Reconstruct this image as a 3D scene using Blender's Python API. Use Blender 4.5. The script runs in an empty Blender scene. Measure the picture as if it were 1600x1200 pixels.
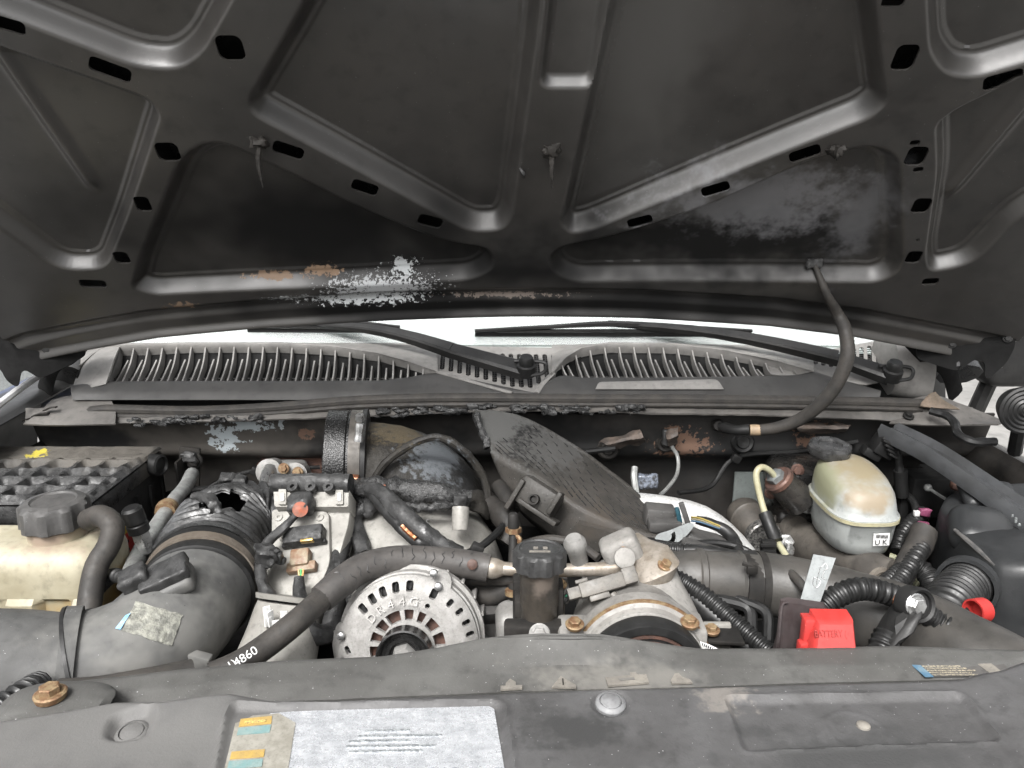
import bpy, bmesh, math, random
import numpy as np
from mathutils import Vector as V, Matrix, noise as NZ
random.seed(7)
rad = math.radians
SC = bpy.context.scene
COL = SC.collection
# ------------------------------------------------------------------ camera, sky, sun, exposure
CAM_Z, PITCH, FPX = 1.45, rad(15), 1200.0
cam = bpy.data.cameras.new('camera'); cam.sensor_width = 36; cam.sensor_fit = 'HORIZONTAL'; cam.lens = 36 * FPX / 1600
cam.clip_start = 0.02; cam.clip_end = 3000
co = bpy.data.objects.new('camera', cam); COL.objects.link(co)
co.location = (0, 0, CAM_Z); co.rotation_euler = (rad(90) - PITCH, 0, 0); SC.camera = co
SUN_EL, SUN_AZ = 52, 200          # high, in front of the truck (behind the photographer)
w = bpy.data.worlds.new('World'); SC.world = w; w.use_nodes = True
nt = w.node_tree; bg = nt.nodes['Background']
sky = nt.nodes.new('ShaderNodeTexSky'); sky.sky_type = 'NISHITA'; sky.sun_disc = False
sky.sun_elevation = rad(SUN_EL); sky.sun_rotation = rad(SUN_AZ); sky.dust_density = 9; sky.air_density = 1.0
hs = nt.nodes.new('ShaderNodeHueSaturation'); hs.inputs['Saturation'].default_value = 0.12
nt.links.new(sky.outputs[0], hs.inputs['Color']); nt.links.new(hs.outputs[0], bg.inputs[0])
bg.inputs[1].default_value = 0.12
sl = bpy.data.lights.new('sun', 'SUN'); sl.energy = 1.5; sl.angle = rad(18); sl.color = (1, .985, .965)
so = bpy.data.objects.new('sun', sl); COL.objects.link(so)
_a, _e = rad(SUN_AZ), rad(SUN_EL)
so.rotation_euler = V((math.sin(_a) * math.cos(_e), math.cos(_a) * math.cos(_e), math.sin(_e))).to_track_quat('Z', 'Y').to_euler()
SC.view_settings.view_transform = 'Standard'; SC.view_settings.look = 'None'
SC.view_settings.exposure = 1.3; SC.view_settings.gamma = 1
SC.render.resolution_x = 1024; SC.render.resolution_y = 768
# ------------------------------------------------------------------ pixel -> place
FW = V((0, math.cos(PITCH), -math.sin(PITCH))); UP = V((0, math.sin(PITCH), math.cos(PITCH))); CP = V((0, 0, CAM_Z))
def ray(px, py): return FW + V((1, 0, 0)) * ((px - 800) / FPX) - UP * ((py - 600) / FPX)
def P(px, py, Y):
    d = ray(px, py); return CP + d * (Y / d.y)
def PZ(px, py, Z):
    d = ray(px, py); return CP + d * ((Z - CAM_Z) / d.z)
def PP(px, py, o, n):
    d = ray(px, py); return CP + d * ((o - CP).dot(n) / d.dot(n))
def PL(*a): return [P(*q) for q in a]
# ------------------------------------------------------------------ objects
ORG = {}
def _tag(o, label, cat, group, kind):
    if label: o['label'] = label
    if cat: o['category'] = cat
    if group: o['group'] = group
    if kind: o['kind'] = kind
def T(name, label, cat, loc, group=None):
    o = bpy.data.objects.new(name, None); COL.objects.link(o); o.empty_display_size = .02
    o.location = loc; ORG[o.name] = V(loc); _tag(o, label, cat, group, None); return o
def O(name, vf, mat, parent=None, label=None, cat=None, group=None, kind=None, smooth=38):
    vs, fs = vf
    vs = [V(v) for v in vs]
    if parent is not None: org = ORG[parent.name]
    else:
        xs = [v.x for v in vs]; ys = [v.y for v in vs]
        org = V(((min(xs) + max(xs)) / 2, (min(ys) + max(ys)) / 2, min(v.z for v in vs)))
    me = bpy.data.meshes.new(name); me.from_pydata([v - org for v in vs], [], [list(f) for f in fs]); me.validate()
    bm = bmesh.new(); bm.from_mesh(me); bmesh.ops.recalc_face_normals(bm, faces=bm.faces); bm.to_mesh(me); bm.free()
    if smooth:
        me.shade_smooth(); me.set_sharp_from_angle(angle=rad(smooth))
    me.materials.append(mat)
    o = bpy.data.objects.new(name, me); COL.objects.link(o); ORG[o.name] = org
    if parent is None: o.location = org
    else: o.parent = parent
    _tag(o, label, cat, group, kind); return o
def J(*parts):
    vs, fs = [], []
    for a, b in parts:
        k = len(vs); vs += list(a); fs += [[i + k for i in f] for f in b]
    return vs, fs
def frame(z, x=(1, 0, 0)):
    z = V(z).normalized(); x = V(x); x = (x - z * x.dot(z))
    if x.length < 1e-5: x = V((0, 1, 0)) - z * z.y
    x.normalize(); y = z.cross(x)
    return Matrix((x, y, z)).transposed()
def catmull(pts, step):
    pts = [V(p) for p in pts]; out = []; par = []
    n = len(pts)
    for i in range(n - 1):
        p0 = pts[i - 1] if i else pts[0] * 2 - pts[1]; p1, p2 = pts[i], pts[i + 1]
        p3 = pts[i + 2] if i + 2 < n else p2 * 2 - p1
        m = max(1, int((p2 - p1).length / step + .5))
        for k in range(m):
            t = k / m
            out.append(.5 * ((2 * p1) + (p2 - p0) * t + (2 * p0 - 5 * p1 + 4 * p2 - p3) * t * t + (3 * p1 - p0 - 3 * p2 + p3) * t ** 3)); par.append(i + t)
    out.append(pts[-1].copy()); par.append(n - 1)
    return out, par
def tube(pts, r, n=12, step=None, rf=None, caps=True, amp=0, freq=60, hollow=0, ell=None):
    rl = r if isinstance(r, (list, tuple)) else [r] * len(pts)
    step = step or max(min(rl) * .6, .0015)
    c, par = catmull(pts, step)
    vs, fs = [], []; s = 0; prev = None; nrm = None
    rings = []
    for i, p in enumerate(c):
        t = (c[min(i + 1, len(c) - 1)] - c[max(i - 1, 0)]).normalized()
        if nrm is None:
            nrm = (V((0, 0, 1)) if abs(t.z) < .9 else V((1, 0, 0))); nrm = (nrm - t * nrm.dot(t)).normalized()
        else: nrm = (nrm - t * nrm.dot(t)).normalized()
        b = t.cross(nrm)
        if i: s += (p - c[i - 1]).length
        k = int(par[i]); f = par[i] - k; f = f * f * (3 - 2 * f)
        rr = rl[k] * (1 - f) + rl[min(k + 1, len(rl) - 1)] * f
        if rf: rr *= rf(s)
        ring = []
        for j in range(n):
            a = 2 * math.pi * j / n
            ea, eb = ell if ell else (1, 1)
            d = nrm * math.cos(a) * ea + b * math.sin(a) * eb; q = p + d * rr
            if amp: q += d * amp * (NZ.fractal(q * freq, 1, 2, 2))
            ring.append(len(vs)); vs.append(q)
        rings.append(ring)
    for a, b in zip(rings, rings[1:]):
        for j in range(n): fs.append((a[j], a[(j + 1) % n], b[(j + 1) % n], b[j]))
    if caps:
        if hollow:
            for ring, d in ((rings[0], 1), (rings[-1], -1)):
                ct = sum((vs[i] for i in ring), V()) / n; m = len(vs)
                tt = (c[1] - c[0]).normalized() if d == 1 else (c[-2] - c[-1]).normalized()
                inner = [vs[i] + (ct - vs[i]) * hollow for i in ring]; vs += inner; vs += [q + tt * .02 for q in inner]
                for j in range(n):
                    fs.append((ring[j], ring[(j + 1) % n], m + (j + 1) % n, m + j)); fs.append((m + j, m + (j + 1) % n, m + n + (j + 1) % n, m + n + j))
                fs.append(tuple(range(m + n, m + 2 * n)))
        else: fs.append(tuple(rings[0][::-1])); fs.append(tuple(rings[-1]))
    return vs, fs
def corr(pitch, amp=.09): return lambda s: 1 + amp * math.tanh(2.2 * math.sin(2 * math.pi * s / pitch))
def lathe(prof, o, axis, n=28, x=(1, 0, 0), rmod=None):
    m = frame(axis, x); o = V(o); vs, fs, rings = [], [], []
    for h, r in prof:
        ring = []
        for j in range(n):
            a = 2 * math.pi * j / n; q = r * (rmod(a, h) if rmod else 1)
            ring.append(len(vs)); vs.append(o + m @ V((math.cos(a) * q, math.sin(a) * q, h)))
        rings.append(ring)
    for a, b in zip(rings, rings[1:]):
        for j in range(n): fs.append((a[j], a[(j + 1) % n], b[(j + 1) % n], b[j]))
    fs.append(tuple(rings[0][::-1])); fs.append(tuple(rings[-1])); return vs, fs
def box(c, s, m=None, r=.003, seg=2, taper=1):
    bm = bmesh.new(); bmesh.ops.create_cube(bm, size=1)
    for v in bm.verts:
        k = taper if v.co.z > 0 else 1
        v.co = V((v.co.x * s[0] * k, v.co.y * s[1] * k, v.co.z * s[2]))
    if r: bmesh.ops.bevel(bm, geom=bm.edges[:], offset=min(r, min(s) * .45), segments=seg, affect='EDGES', profile=.5)
    m = m or Matrix.Identity(3); c = V(c)
    vs = [c + m @ v.co for v in bm.verts]; bm.verts.index_update(); fs = [[v.index for v in f.verts] for f in bm.faces]; bm.free(); return vs, fs
def blob(c, s, m=None, n=8, rnd=.4, amp=0, freq=30, fn=None):
    """rounded box made of a grid, with optional lumps"""
    m = m or Matrix.Identity(3); c = V(c); h = V(s) / 2; r = min(h) * rnd; idx = {}; vs, fs = [], []
    def put(p):
        k = (round(p[0] * 1e4), round(p[1] * 1e4), round(p[2] * 1e4))
        if k in idx: return idx[k]
        q = V((p[0] * h.x, p[1] * h.y, p[2] * h.z))
        inn = V([max(-(hh - r), min(hh - r, qq)) for hh, qq in zip(h, q)]); d = q - inn
        if d.length > 1e-9: d.normalize()
        q = inn + d * r
        if fn: q = fn(q)
        nn = d if d.length else V(p).normalized()
        wq = c + m @ q
        if amp: wq += (m @ nn) * amp * NZ.fractal(wq * freq, .9, 2, 2)
        idx[k] = len(vs); vs.append(wq); return idx[k]
    def g(t): return math.tanh(t * 1.3) / math.tanh(1.3) if rnd < .9 else t
    for ax in range(3):
        for sg in (-1, 1):
            for i in range(n):
                for j in range(n):
                    q = []
                    for di, dj in ((0, 0), (1, 0), (1, 1), (0, 1)):
                        p = [0, 0, 0]; p[ax] = sg; p[(ax + 1) % 3] = g(-1 + 2 * (i + di) / n); p[(ax + 2) % 3] = g(-1 + 2 * (j + dj) / n); q.append(put(p))
                    fs.append(q)
    return vs, fs
def loft(rings, caps=True):
    vs, fs = [], []; n = len(rings[0])
    for r in rings: vs += [V(v) for v in r]
    for i in range(len(rings) - 1):
        for j in range(n): fs.append((i * n + j, i * n + (j + 1) % n, (i + 1) * n + (j + 1) % n, (i + 1) * n + j))
    if caps: fs.append(tuple(range(n))[::-1]); fs.append(tuple(range((len(rings) - 1) * n, len(rings) * n)))
    return vs, fs
def ering(c, m, a, b, e=2.0, n=32):
    out = []
    for j in range(n):
        t = 2 * math.pi * j / n; ct, st = math.cos(t), math.sin(t)
        out.append(V(c) + m @ V((a * math.copysign(abs(ct) ** (2 / e), ct), b * math.copysign(abs(st) ** (2 / e), st), 0)))
    return out
def cr1(p0, p1, p2, p3, t): return .5 * ((2 * p1) + (p2 - p0) * t + (2 * p0 - 5 * p1 + 4 * p2 - p3) * t * t + (3 * p1 - p0 - 3 * p2 + p3) * t ** 3)
def spl(pts, n):
    m = len(pts) - 1; out = []
    for i in range(n + 1):
        u = i / n * m; k = min(int(u), m - 1); t = u - k
        p0 = pts[k - 1] if k else pts[0] * 2 - pts[1]; p3 = pts[k + 2] if k + 2 <= m else pts[m] * 2 - pts[m - 1]
        out.append(cr1(p0, pts[k], pts[k + 1], p3, t))
    return out
def lspl(pts, n):
    m = len(pts) - 1; out = []
    for i in range(n + 1):
        u = i / n * m; k = min(int(u), m - 1); out.append(pts[k].lerp(pts[k + 1], u - k))
    return out
def patch(rows, nu, nv, thick=0, amp=0, freq=30, lin=False):
    R = [spl(r, nu) for r in rows]
    g = [(lspl if lin else spl)([R[k][i] for k in range(len(R))], nv) for i in range(nu + 1)]      # g[i][j]
    def nrm(i, j):
        a = g[min(i + 1, nu)][j] - g[max(i - 1, 0)][j]; b = g[i][min(j + 1, nv)] - g[i][max(j - 1, 0)]; c = a.cross(b)
        return c.normalized() if c.length > 1e-12 else V((0, 0, 1))
    N = [[nrm(i, j) for j in range(nv + 1)] for i in range(nu + 1)]
    vs, fs = [], []; W = nv + 1
    for i in range(nu + 1):
        for j in range(W):
            q = g[i][j]
            if amp: q = q + N[i][j] * amp * NZ.fractal(q * freq, .9, 2, 4)
            vs.append(q)
    for i in range(nu):
        for j in range(nv): fs.append((i * W + j, (i + 1) * W + j, (i + 1) * W + j + 1, i * W + j + 1))
    if thick:
        k = len(vs); vs += [vs[i * W + j] + N[i][j] * thick for i in range(nu + 1) for j in range(W)]
        fs += [tuple(q + k for q in f[::-1]) for f in fs]
        bd = [i * W for i in range(nu + 1)] + [nu * W + j for j in range(1, W)] + [i * W + nv for i in range(nu - 1, -1, -1)] + [j for j in range(nv - 1, 0, -1)]
        for a, b in zip(bd, bd[1:] + bd[:1]): fs.append((a, b, b + k, a + k))
    return vs, fs
# 2-D signed distances (numpy) and sheets with real holes
def sd_poly(X, Y, pts):
    d = np.full(X.shape, 1e9); s = np.ones(X.shape); n = len(pts)
    for i in range(n):
        ax, ay = pts[i]; bx, by = pts[i - 1]
        ex, ey = bx - ax, by - ay; wx, wy = X - ax, Y - ay
        t = np.clip((wx * ex + wy * ey) / (ex * ex + ey * ey + 1e-18), 0, 1)
        d = np.minimum(d, (wx - ex * t) ** 2 + (wy - ey * t) ** 2)
        c1 = Y >= ay; c2 = Y < by; c3 = ex * wy > ey * wx
        s = np.where((c1 & c2 & c3) | (~c1 & ~c2 & ~c3), -s, s)
    return s * np.sqrt(d)
def sd_rbox(X, Y, cx, cy, hx, hy, r, ang=0):
    c, s = math.cos(ang), math.sin(ang); x = (X - cx) * c + (Y - cy) * s; y = -(X - cx) * s + (Y - cy) * c
    qx = np.abs(x) - hx + r; qy = np.abs(y) - hy + r
    return np.hypot(np.maximum(qx, 0), np.maximum(qy, 0)) + np.minimum(np.maximum(qx, qy), 0) - r
def sd_circ(X, Y, cx, cy, r): return np.hypot(X - cx, Y - cy) - r
def rpoly(pts, r, k=6):
    out = []; n = len(pts)
    for i in range(n):
        p = V(pts[i]); a = V(pts[i - 1]) - p; b = V(pts[(i + 1) % n]) - p
        rr = min(r, a.length * .48, b.length * .48); A = p + a.normalized() * rr; B = p + b.normalized() * rr
        for j in range(k + 1):
            t = j / k; q = A * (1 - t) ** 2 + p * 2 * t * (1 - t) + B * t * t; out.append((q.x, q.y))
    return out
def sheet(sdf, xs, ys, mapf, thick=None, walls=False):
    """marching-squares sheet where sdf<0; mapf(x,y)->Vector ; thick(x,y)->offset Vector"""
    X, Y = np.meshgrid(np.array(xs), np.array(ys), indexing='ij'); D = sdf(X, Y)
    nx, ny = X.shape; vid = {}; pts = []; fs = []; segs = []
    def cv(i, j):
        k = (i, j)
        if k not in vid: vid[k] = len(pts); pts.append((xs[i], ys[j]))
        return vid[k]
    def ev(a, b):
        k = (a, b) if a < b else (b, a)
        if k not in vid:
            d0, d1 = D[k[0]], D[k[1]]; t = d0 / (d0 - d1)
            vid[k] = len(pts); pts.append((xs[k[0][0]] * (1 - t) + xs[k[1][0]] * t, ys[k[0][1]] * (1 - t) + ys[k[1][1]] * t))
        return vid[k]
    ins = D < 0
    cnt = ins[:-1, :-1].astype(int) + ins[1:, :-1] + ins[1:, 1:] + ins[:-1, 1:]
    for i, j in zip(*np.nonzero(cnt)):
        cs = ((i, j), (i + 1, j), (i + 1, j + 1), (i, j + 1))
        if cnt[i, j] == 4: fs.append([cv(*c) for c in cs]); continue
        poly = []; cross = []
        for k in range(4):
            a, b = cs[k], cs[(k + 1) % 4]
            if ins[a]: poly.append(cv(*a))
            if ins[a] != ins[b]:
                e = ev(a, b); poly.append(e); cross.append(e)
        if len(poly) > 2: fs.append(poly)
        if len(cross) == 2: segs.append(cross)
    vs = [mapf(*p) for p in pts]
    if walls:
        for a, b in segs: k = len(vs); vs += [vs[a] + thick(*pts[a]), vs[b] + thick(*pts[b])]; fs.append([a, b, k + 1, k])
    elif thick:
        k = len(vs); vs += [mapf(*p) + thick(*p) for p in pts]
        fs = fs + [[q + k for q in f[::-1]] for f in fs] + [[a, b, b + k, a + k] for a, b in segs]
    return vs, fs
def fr(a, b, st):
    n = max(2, int((b - a) / st)); return [a + (b - a) * i / n for i in range(n + 1)]
def hexbolt(parent, pos, ax, s, mat, name='bolt', washer=True):
    prof = [(-s * .3, s * 1.0), (0, s * 1.0)]
    g = lathe([(-s * .5, s * .85), (0, s * .85), (s * .55, s * .82), (s * .62, s * .7)], pos, ax, 6)
    if washer: g = J(lathe([(-s * .5, s * 1.15), (-s * .05, s * 1.25), (s * .06, s * 1.1)], pos, ax, 18), g)
    return O(name, g, mat, parent, smooth=30)
FONT = {}
def text(name, s, o, m, size, ext, mat, parent, sx=1):
    cu = bpy.data.curves.new('t', 'FONT'); cu.body = s; cu.size = size; cu.extrude = ext; cu.align_x = 'CENTER'; cu.align_y = 'CENTER'; cu.resolution_u = 3
    ob = bpy.data.objects.new('t', cu); COL.objects.link(ob); bpy.context.view_layer.update()
    me = bpy.data.meshes.new_from_object(ob.evaluated_get(bpy.context.evaluated_depsgraph_get()))
    vs = [V(o) + m @ V((v.co.x * sx, v.co.y, v.co.z)) for v in me.vertices]; fs = [list(p.vertices) for p in me.polygons]
    bpy.data.objects.remove(ob); bpy.data.curves.remove(cu); bpy.data.meshes.remove(me)
    return O(name, (vs, fs), mat, parent, smooth=0)
# ------------------------------------------------------------------ materials
def srgb(r, g, b): return tuple(((c / 255) / 12.92 if c / 255 < .04045 else ((c / 255 + .055) / 1.055) ** 2.4) for c in (r, g, b)) + (1,)
def M(name, c1, c2=None, sc=25, rough=.55, metal=0, bump=.15, bs=350, bd=.0006, spots=None, patches=None, rvar=.12, trans=0, coat=0, sss=0, spec=.5, contrast=(.35, .65), streak=None, grime=.5):
    """colour mottled between c1 and c2, fine relief, optional specks (colour, scale, size) and stains/peels
       patches = [(centre, radius, colour, rough, noise scale, hardness)] in world metres"""
    m = bpy.data.materials.new(name); m.use_nodes = True; t = m.node_tree; N = t.nodes; L = t.links; b = N['Principled BSDF']
    g = N.new('ShaderNodeNewGeometry'); pos = g.outputs['Position']
    def nz(scale, det=6, rg=.6, vec=None):
        n = N.new('ShaderNodeTexNoise'); n.inputs['Scale'].default_value = scale; n.inputs['Detail'].default_value = det; n.inputs['Roughness'].default_value = rg
        L.new(vec or pos, n.inputs['Vector']); return n.outputs['Fac']
    def ramp(f, a, bb):
        n = N.new('ShaderNodeMapRange'); n.interpolation_type = 'SMOOTHSTEP'; n.inputs[1].default_value = a; n.inputs[2].default_value = bb; L.new(f, n.inputs[0]); return n.outputs[0]
    def mix(f, a, bb, col=True):
        n = N.new('ShaderNodeMix'); n.data_type = 'RGBA' if col else 'FLOAT'
        i0, i1, i2 = (0, 6, 7) if col else (0, 2, 3)
        if hasattr(f, 'links'): L.new(f, n.inputs[i0])
        else: n.inputs[i0].default_value = f
        for k, v in ((i1, a), (i2, bb)):
            if hasattr(v, 'links'): L.new(v, n.inputs[k])
            else: n.inputs[k].default_value = v
        return n.outputs[2 if col else 0]
    def math_(op, a, bb=None):
        n = N.new('ShaderNodeMath'); n.operation = op
        for k, v in ((0, a), (1, bb)):
            if v is None: continue
            if hasattr(v, 'links'): L.new(v, n.inputs[k])
            else: n.inputs[k].default_value = v
        return n.outputs[0]
    c2 = c2 or tuple(x * .6 for x in c1[:3]) + (1,)
    f1 = nz(sc); col = mix(ramp(f1, *contrast), c1, c2)
    if grime: col = mix(math_('MULTIPLY', ramp(nz(sc * 6, 4), .48, .78), grime), col, tuple(x * .45 for x in c2[:3]) + (1,))
    r = mix(ramp(nz(sc * 2.3), .3, .7), max(0, rough - rvar), min(1, rough + rvar), False)
    if streak:
        mp = N.new('ShaderNodeMapping'); mp.inputs['Scale'].default_value = streak[1]; L.new(pos, mp.inputs[0])
        col = mix(math_('MULTIPLY', ramp(nz(1, 5, .6, mp.outputs[0]), .5, .75), streak[2]), col, streak[0])
    hgt = nz(bs, 4); sp = spec
    if spots:
        for k, (sc_, ss, th) in enumerate([s[0:3] for s in spots]):
            vo = N.new('ShaderNodeTexVoronoi'); vo.inputs['Scale'].default_value = ss; vo.inputs['Randomness'].default_value = 1
            L.new(pos, vo.inputs['Vector'])
            f = math_('LESS_THAN', math_('ADD', vo.outputs['Distance'], math_('MULTIPLY', nz(ss * .35, 2), th * 2.2)), th * 2.2)
            col = mix(f, col, sc_)
    if patches:
        for (c, rr, pc, pr, ns, hard) in patches:
            vm = N.new('ShaderNodeVectorMath'); vm.operation = 'SUBTRACT'; L.new(pos, vm.inputs[0]); vm.inputs[1].default_value = c
            v2 = N.new('ShaderNodeVectorMath'); v2.operation = 'DIVIDE'; L.new(vm.outputs[0], v2.inputs[0]); v2.inputs[1].default_value = rr if isinstance(rr, (tuple, list)) else (rr, rr, rr)
            v3 = N.new('ShaderNodeVectorMath'); v3.operation = 'LENGTH'; L.new(v2.outputs[0], v3.inputs[0])
            d = math_('ADD', v3.outputs['Value'], math_('MULTIPLY', math_('SUBTRACT', nz(ns, 5 if hard < .1 else 3, .7), .5), 6.5 if hard < .1 else 3.2))
            f = ramp(d, 1 + hard, 1 - hard)
            col = mix(f, col, pc); r = mix(f, r, pr, False)
            if max(pc[:3]) < .032: sp = mix(f, sp, .12, False)
            if hard < .1: hgt = math_('ADD', hgt, math_('MULTIPLY', f, -2.5))
    L.new(col, b.inputs['Base Color']); L.new(r, b.inputs['Roughness'])
    b.inputs['Metallic'].default_value = metal; b.inputs['Specular IOR Level'].default_value = spec
    if hasattr(sp, 'links'): L.new(sp, b.inputs['Specular IOR Level'])
    if trans: b.inputs['Transmission Weight'].default_value = trans
    if coat: b.inputs['Coat Weight'].default_value = coat; b.inputs['Coat Roughness'].default_value = .15
    if sss:
        b.inputs['Subsurface Weight'].default_value = sss; b.inputs['Subsurface Radius'].default_value = (.02, .016, .01); b.inputs['Subsurface Scale'].default_value = .5
    if bump:
        bp = N.new('ShaderNodeBump'); bp.inputs['Strength'].default_value = bump; bp.inputs['Distance'].default_value = bd
        L.new(hgt, bp.inputs['Height']); L.new(bp.outputs[0], b.inputs['Normal'])
    return m
def G(v, w=1.0, k=None): return (v * w, v, v * (2 - w), 1)
WHITE = (.62, .63, .64, 1); ASH = (.30, .31, .32, 1)
m_black = M('black_plastic', G(.019, 1.02), G(.012), 18, .48, bump=.25, spec=.35)
m_dusty = M('dusty_black_plastic', G(.062, 1.04), G(.042, 1.03), 22, .62, bump=.3, spots=[(G(.28), 260, .055)])
m_rubber = M('black_rubber', G(.015), G(.009), 30, .48, bump=.15, spec=.35)
m_hose = M('dusty_rubber_hose', G(.042, 1.1), G(.028, 1.06), 40, .6, bump=.3, bs=200, spec=.3)
m_loom = M('split_loom', G(.018), G(.010), 60, .4, bump=.1, spec=.4)
m_burnt = M('burnt_plastic', G(.016), G(.042), 55, .5, bump=.45, bs=220, bd=.0012, spots=[((.16, .165, .17, 1), 420, .09)], rvar=.25, spec=.35)
m_char = M('charred_crust', G(.008), G(.035), 200, .38, bump=.8, bs=450, bd=.0018, spots=[((.20, .205, .21, 1), 520, .10)], spec=.5, rvar=.3)
m_alu = M('cast_aluminium', (.30, .295, .285, 1), (.22, .215, .205, 1), 30, .55, .3, bump=.7, bs=700, bd=.0006, spots=[(G(.09), 300, .05)])
m_alu2 = M('grey_module_casting', (.28, .272, .25, 1), (.205, .197, .18, 1), 26, .6, .1, bump=.4, bs=600, spots=[(G(.05), 240, .06)])
m_steel = M('bright_steel', (.55, .55, .54, 1), (.38, .38, .38, 1), 40, .35, .85, bump=.2)
m_rust = M('rusty_zinc_bolt', (.27, .20, .115, 1), (.16, .085, .045, 1), 120, .6, .45, bump=.6, bs=500)
m_rustred = M('rusted_steel', (.13, .068, .05, 1), (.08, .05, .042, 1), 60, .6, .3, bump=.5, bs=400)
m_pipe = M('pale_metal_pipe', (.30, .27, .235, 1), (.20, .17, .135, 1), 45, .45, .4, bump=.15)
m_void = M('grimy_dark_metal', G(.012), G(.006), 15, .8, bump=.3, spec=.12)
m_dark = M('sooty_dark_metal', G(.026, 1.1), G(.014, 1.05), 20, .65, .1, bump=.3, spec=.25)
m_copper = M('bare_copper', (.36, .15, .07, 1), (.22, .1, .06, 1), 80, .4, .8)
m_orange = M('orange_seal', (.30, .07, .03, 1), (.16, .06, .035, 1), 90, .5)
m_white = M('white_sticker', (.60, .60, .59, 1), (.5, .5, .49, 1), 60, .45, bump=.05)
m_ink = M('black_ink', G(.03), G(.02), 50, .5, bump=0)
m_red = M('red_plastic', (.40, .030, .026, 1), (.33, .027, .024, 1), 30, .5, bump=.12, spots=[((.7, .3, .28, 1), 300, .04)])
m_zinc = M('galvanised_plate', (.20, .212, .212, 1), (.155, .165, .165, 1), 60, .5, .4, bump=.15)
# ------------------------------------------------------------------ ground
m_asph = M('pale_concrete', (.22, .215, .205, 1), (.16, .157, .15, 1), 1.5, .85, bump=.4, bs=120, bd=.003)
O('ground', ([(-900, -900, 0), (900, -900, 0), (900, 900, 0), (-900, 900, 0)], [(0, 1, 2, 3)]), m_asph, kind='structure', smooth=0)
# ================================================================== HOOD
HA = rad(50); HO = P(800, 490, 1.20); HV = V((0, -math.cos(HA), math.sin(HA))); HN = V((0, -math.sin(HA), -math.cos(HA)))
HK = .075
def hmap(u, v, h=0): return HO + V((u, 0, 0)) + HV * v + HN * (HK * u * u - h)
def hinv(px, py):
    d = ray(px, py); u = 0
    for _ in range(8):
        o = HO + HN * (HK * u * u); q = CP + d * ((o - CP).dot(HN) / d.dot(HN)); u = q.x
    return (q.x, (q - HO).dot(HV))
pockets = {
 'A': ([(374, 172), (450, 40), (560, -170), (866, -170), (846, 40), (803, 340), (785, 362), (735, 365)], .03, .024),
 'B': ([(872, 350), (905, 200), (950, 0), (985, -170), (1350, -170), (1372, 0), (1392, 160), (1360, 188), (925, 362), (890, 368)], .03, .024),
 'C': ([(-160, -30), (0, 26), (215, 108), (280, 112), (318, 86), (368, 0), (450, -170), (-160, -170)], .035, .022),
 'D': ([(232, 152), (254, 180), (203, 335), (167, 424), (90, 424), (-40, 330), (-160, 260), (-160, 10), (0, 70)], .028, .018),
 'E': ([(280, 240), (335, 214), (420, 252), (560, 322), (690, 374), (768, 386), (778, 418), (740, 440), (480, 452), (240, 464), (200, 452), (215, 400)], .04, .02),
 'F': ([(852, 404), (872, 384), (960, 366), (1100, 322), (1290, 238), (1370, 224), (1412, 245), (1414, 400), (1405, 428), (1370, 444), (900, 444), (865, 430)], .04, .02),
 'G': ([(1436, -170), (1450, 85), (1478, 120), (1525, 125), (1650, 88), (1800, 40), (1800, -170)], .035, .022),
 'H': ([(1460, 195), (1488, 172), (1600, 116), (1760, 40), (1760, 250), (1600, 335), (1520, 415), (1450, 428), (1444, 400), (1463, 270)], .028, .018),
 'K': ([(838, 140), (934, 140), (948, 40), (975, -170), (868, -170), (850, 40)], .02, .012)}
PK = []
for k, (pp, rr, dep) in pockets.items(): PK.append((k, rpoly([hinv(*p) for p in pp], rr, 6), dep))
holes = [(172, 109, 35, 13, 20), (15, 40, 26, 11, 17), (360, 75, 21, 19, 0), (262, 238, 18, 14, 0), (223, 319, 12, 11, 0), (190, 403, 12, 9, 0), (145, 444, 21, 6, 2),
 (450, 236, 25, 11, 18), (570, 294, 21, 10, 18), (672, 346, 19, 9, 14), (1000, 346, 20, 8, -14), (1118, 296, 23, 9, -16), (1258, 241, 26, 10, -18),
 (1414, 90, 18, 19, 0), (1432, 245, 16, 14, 0), (1440, 322, 14, 11, 0), (1428, 402, 12, 9, 0), (1454, 440, 13, 5, -2), (1567, 125, 33, 12, -15), (1396, 0, 18, 10, 0),
 (1430, 224, 8, 4, -4), (1435, 266, 8, 4, -4), (1434, 375, 3, 2, 0), (805, -120, 12, 8, 0)]
HH = []
for (x, y, a, b, ang) in holes:
    c = V(hinv(x, y)); t = rad(ang); e1 = V(hinv(x + a * math.cos(t), y + a * math.sin(t))) - c; e2 = V(hinv(x, y + b)) - c
    hx, hy = e1.length, e2.length * math.cos(math.atan2(e1.y, e1.x)); HH.append((c.x, c.y, hx, hy, math.atan2(e1.y, e1.x)))
rear = [hinv(*p) for p in [(-150, 640), (60, 556), (130, 542), (250, 521), (420, 504), (600, 493), (800, 488), (1000, 490), (1200, 501), (1330, 518), (1440, 540), (1540, 560), (1750, 640)]]
def vrear(u):
    xs = [p[0] for p in rear]; ys = [p[1] for p in rear]; return np.interp(u, xs, ys)
def ss(x, a, b):
    t = np.clip((x - a) / (b - a), 0, 1); return t * t * (3 - 2 * t)
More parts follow.
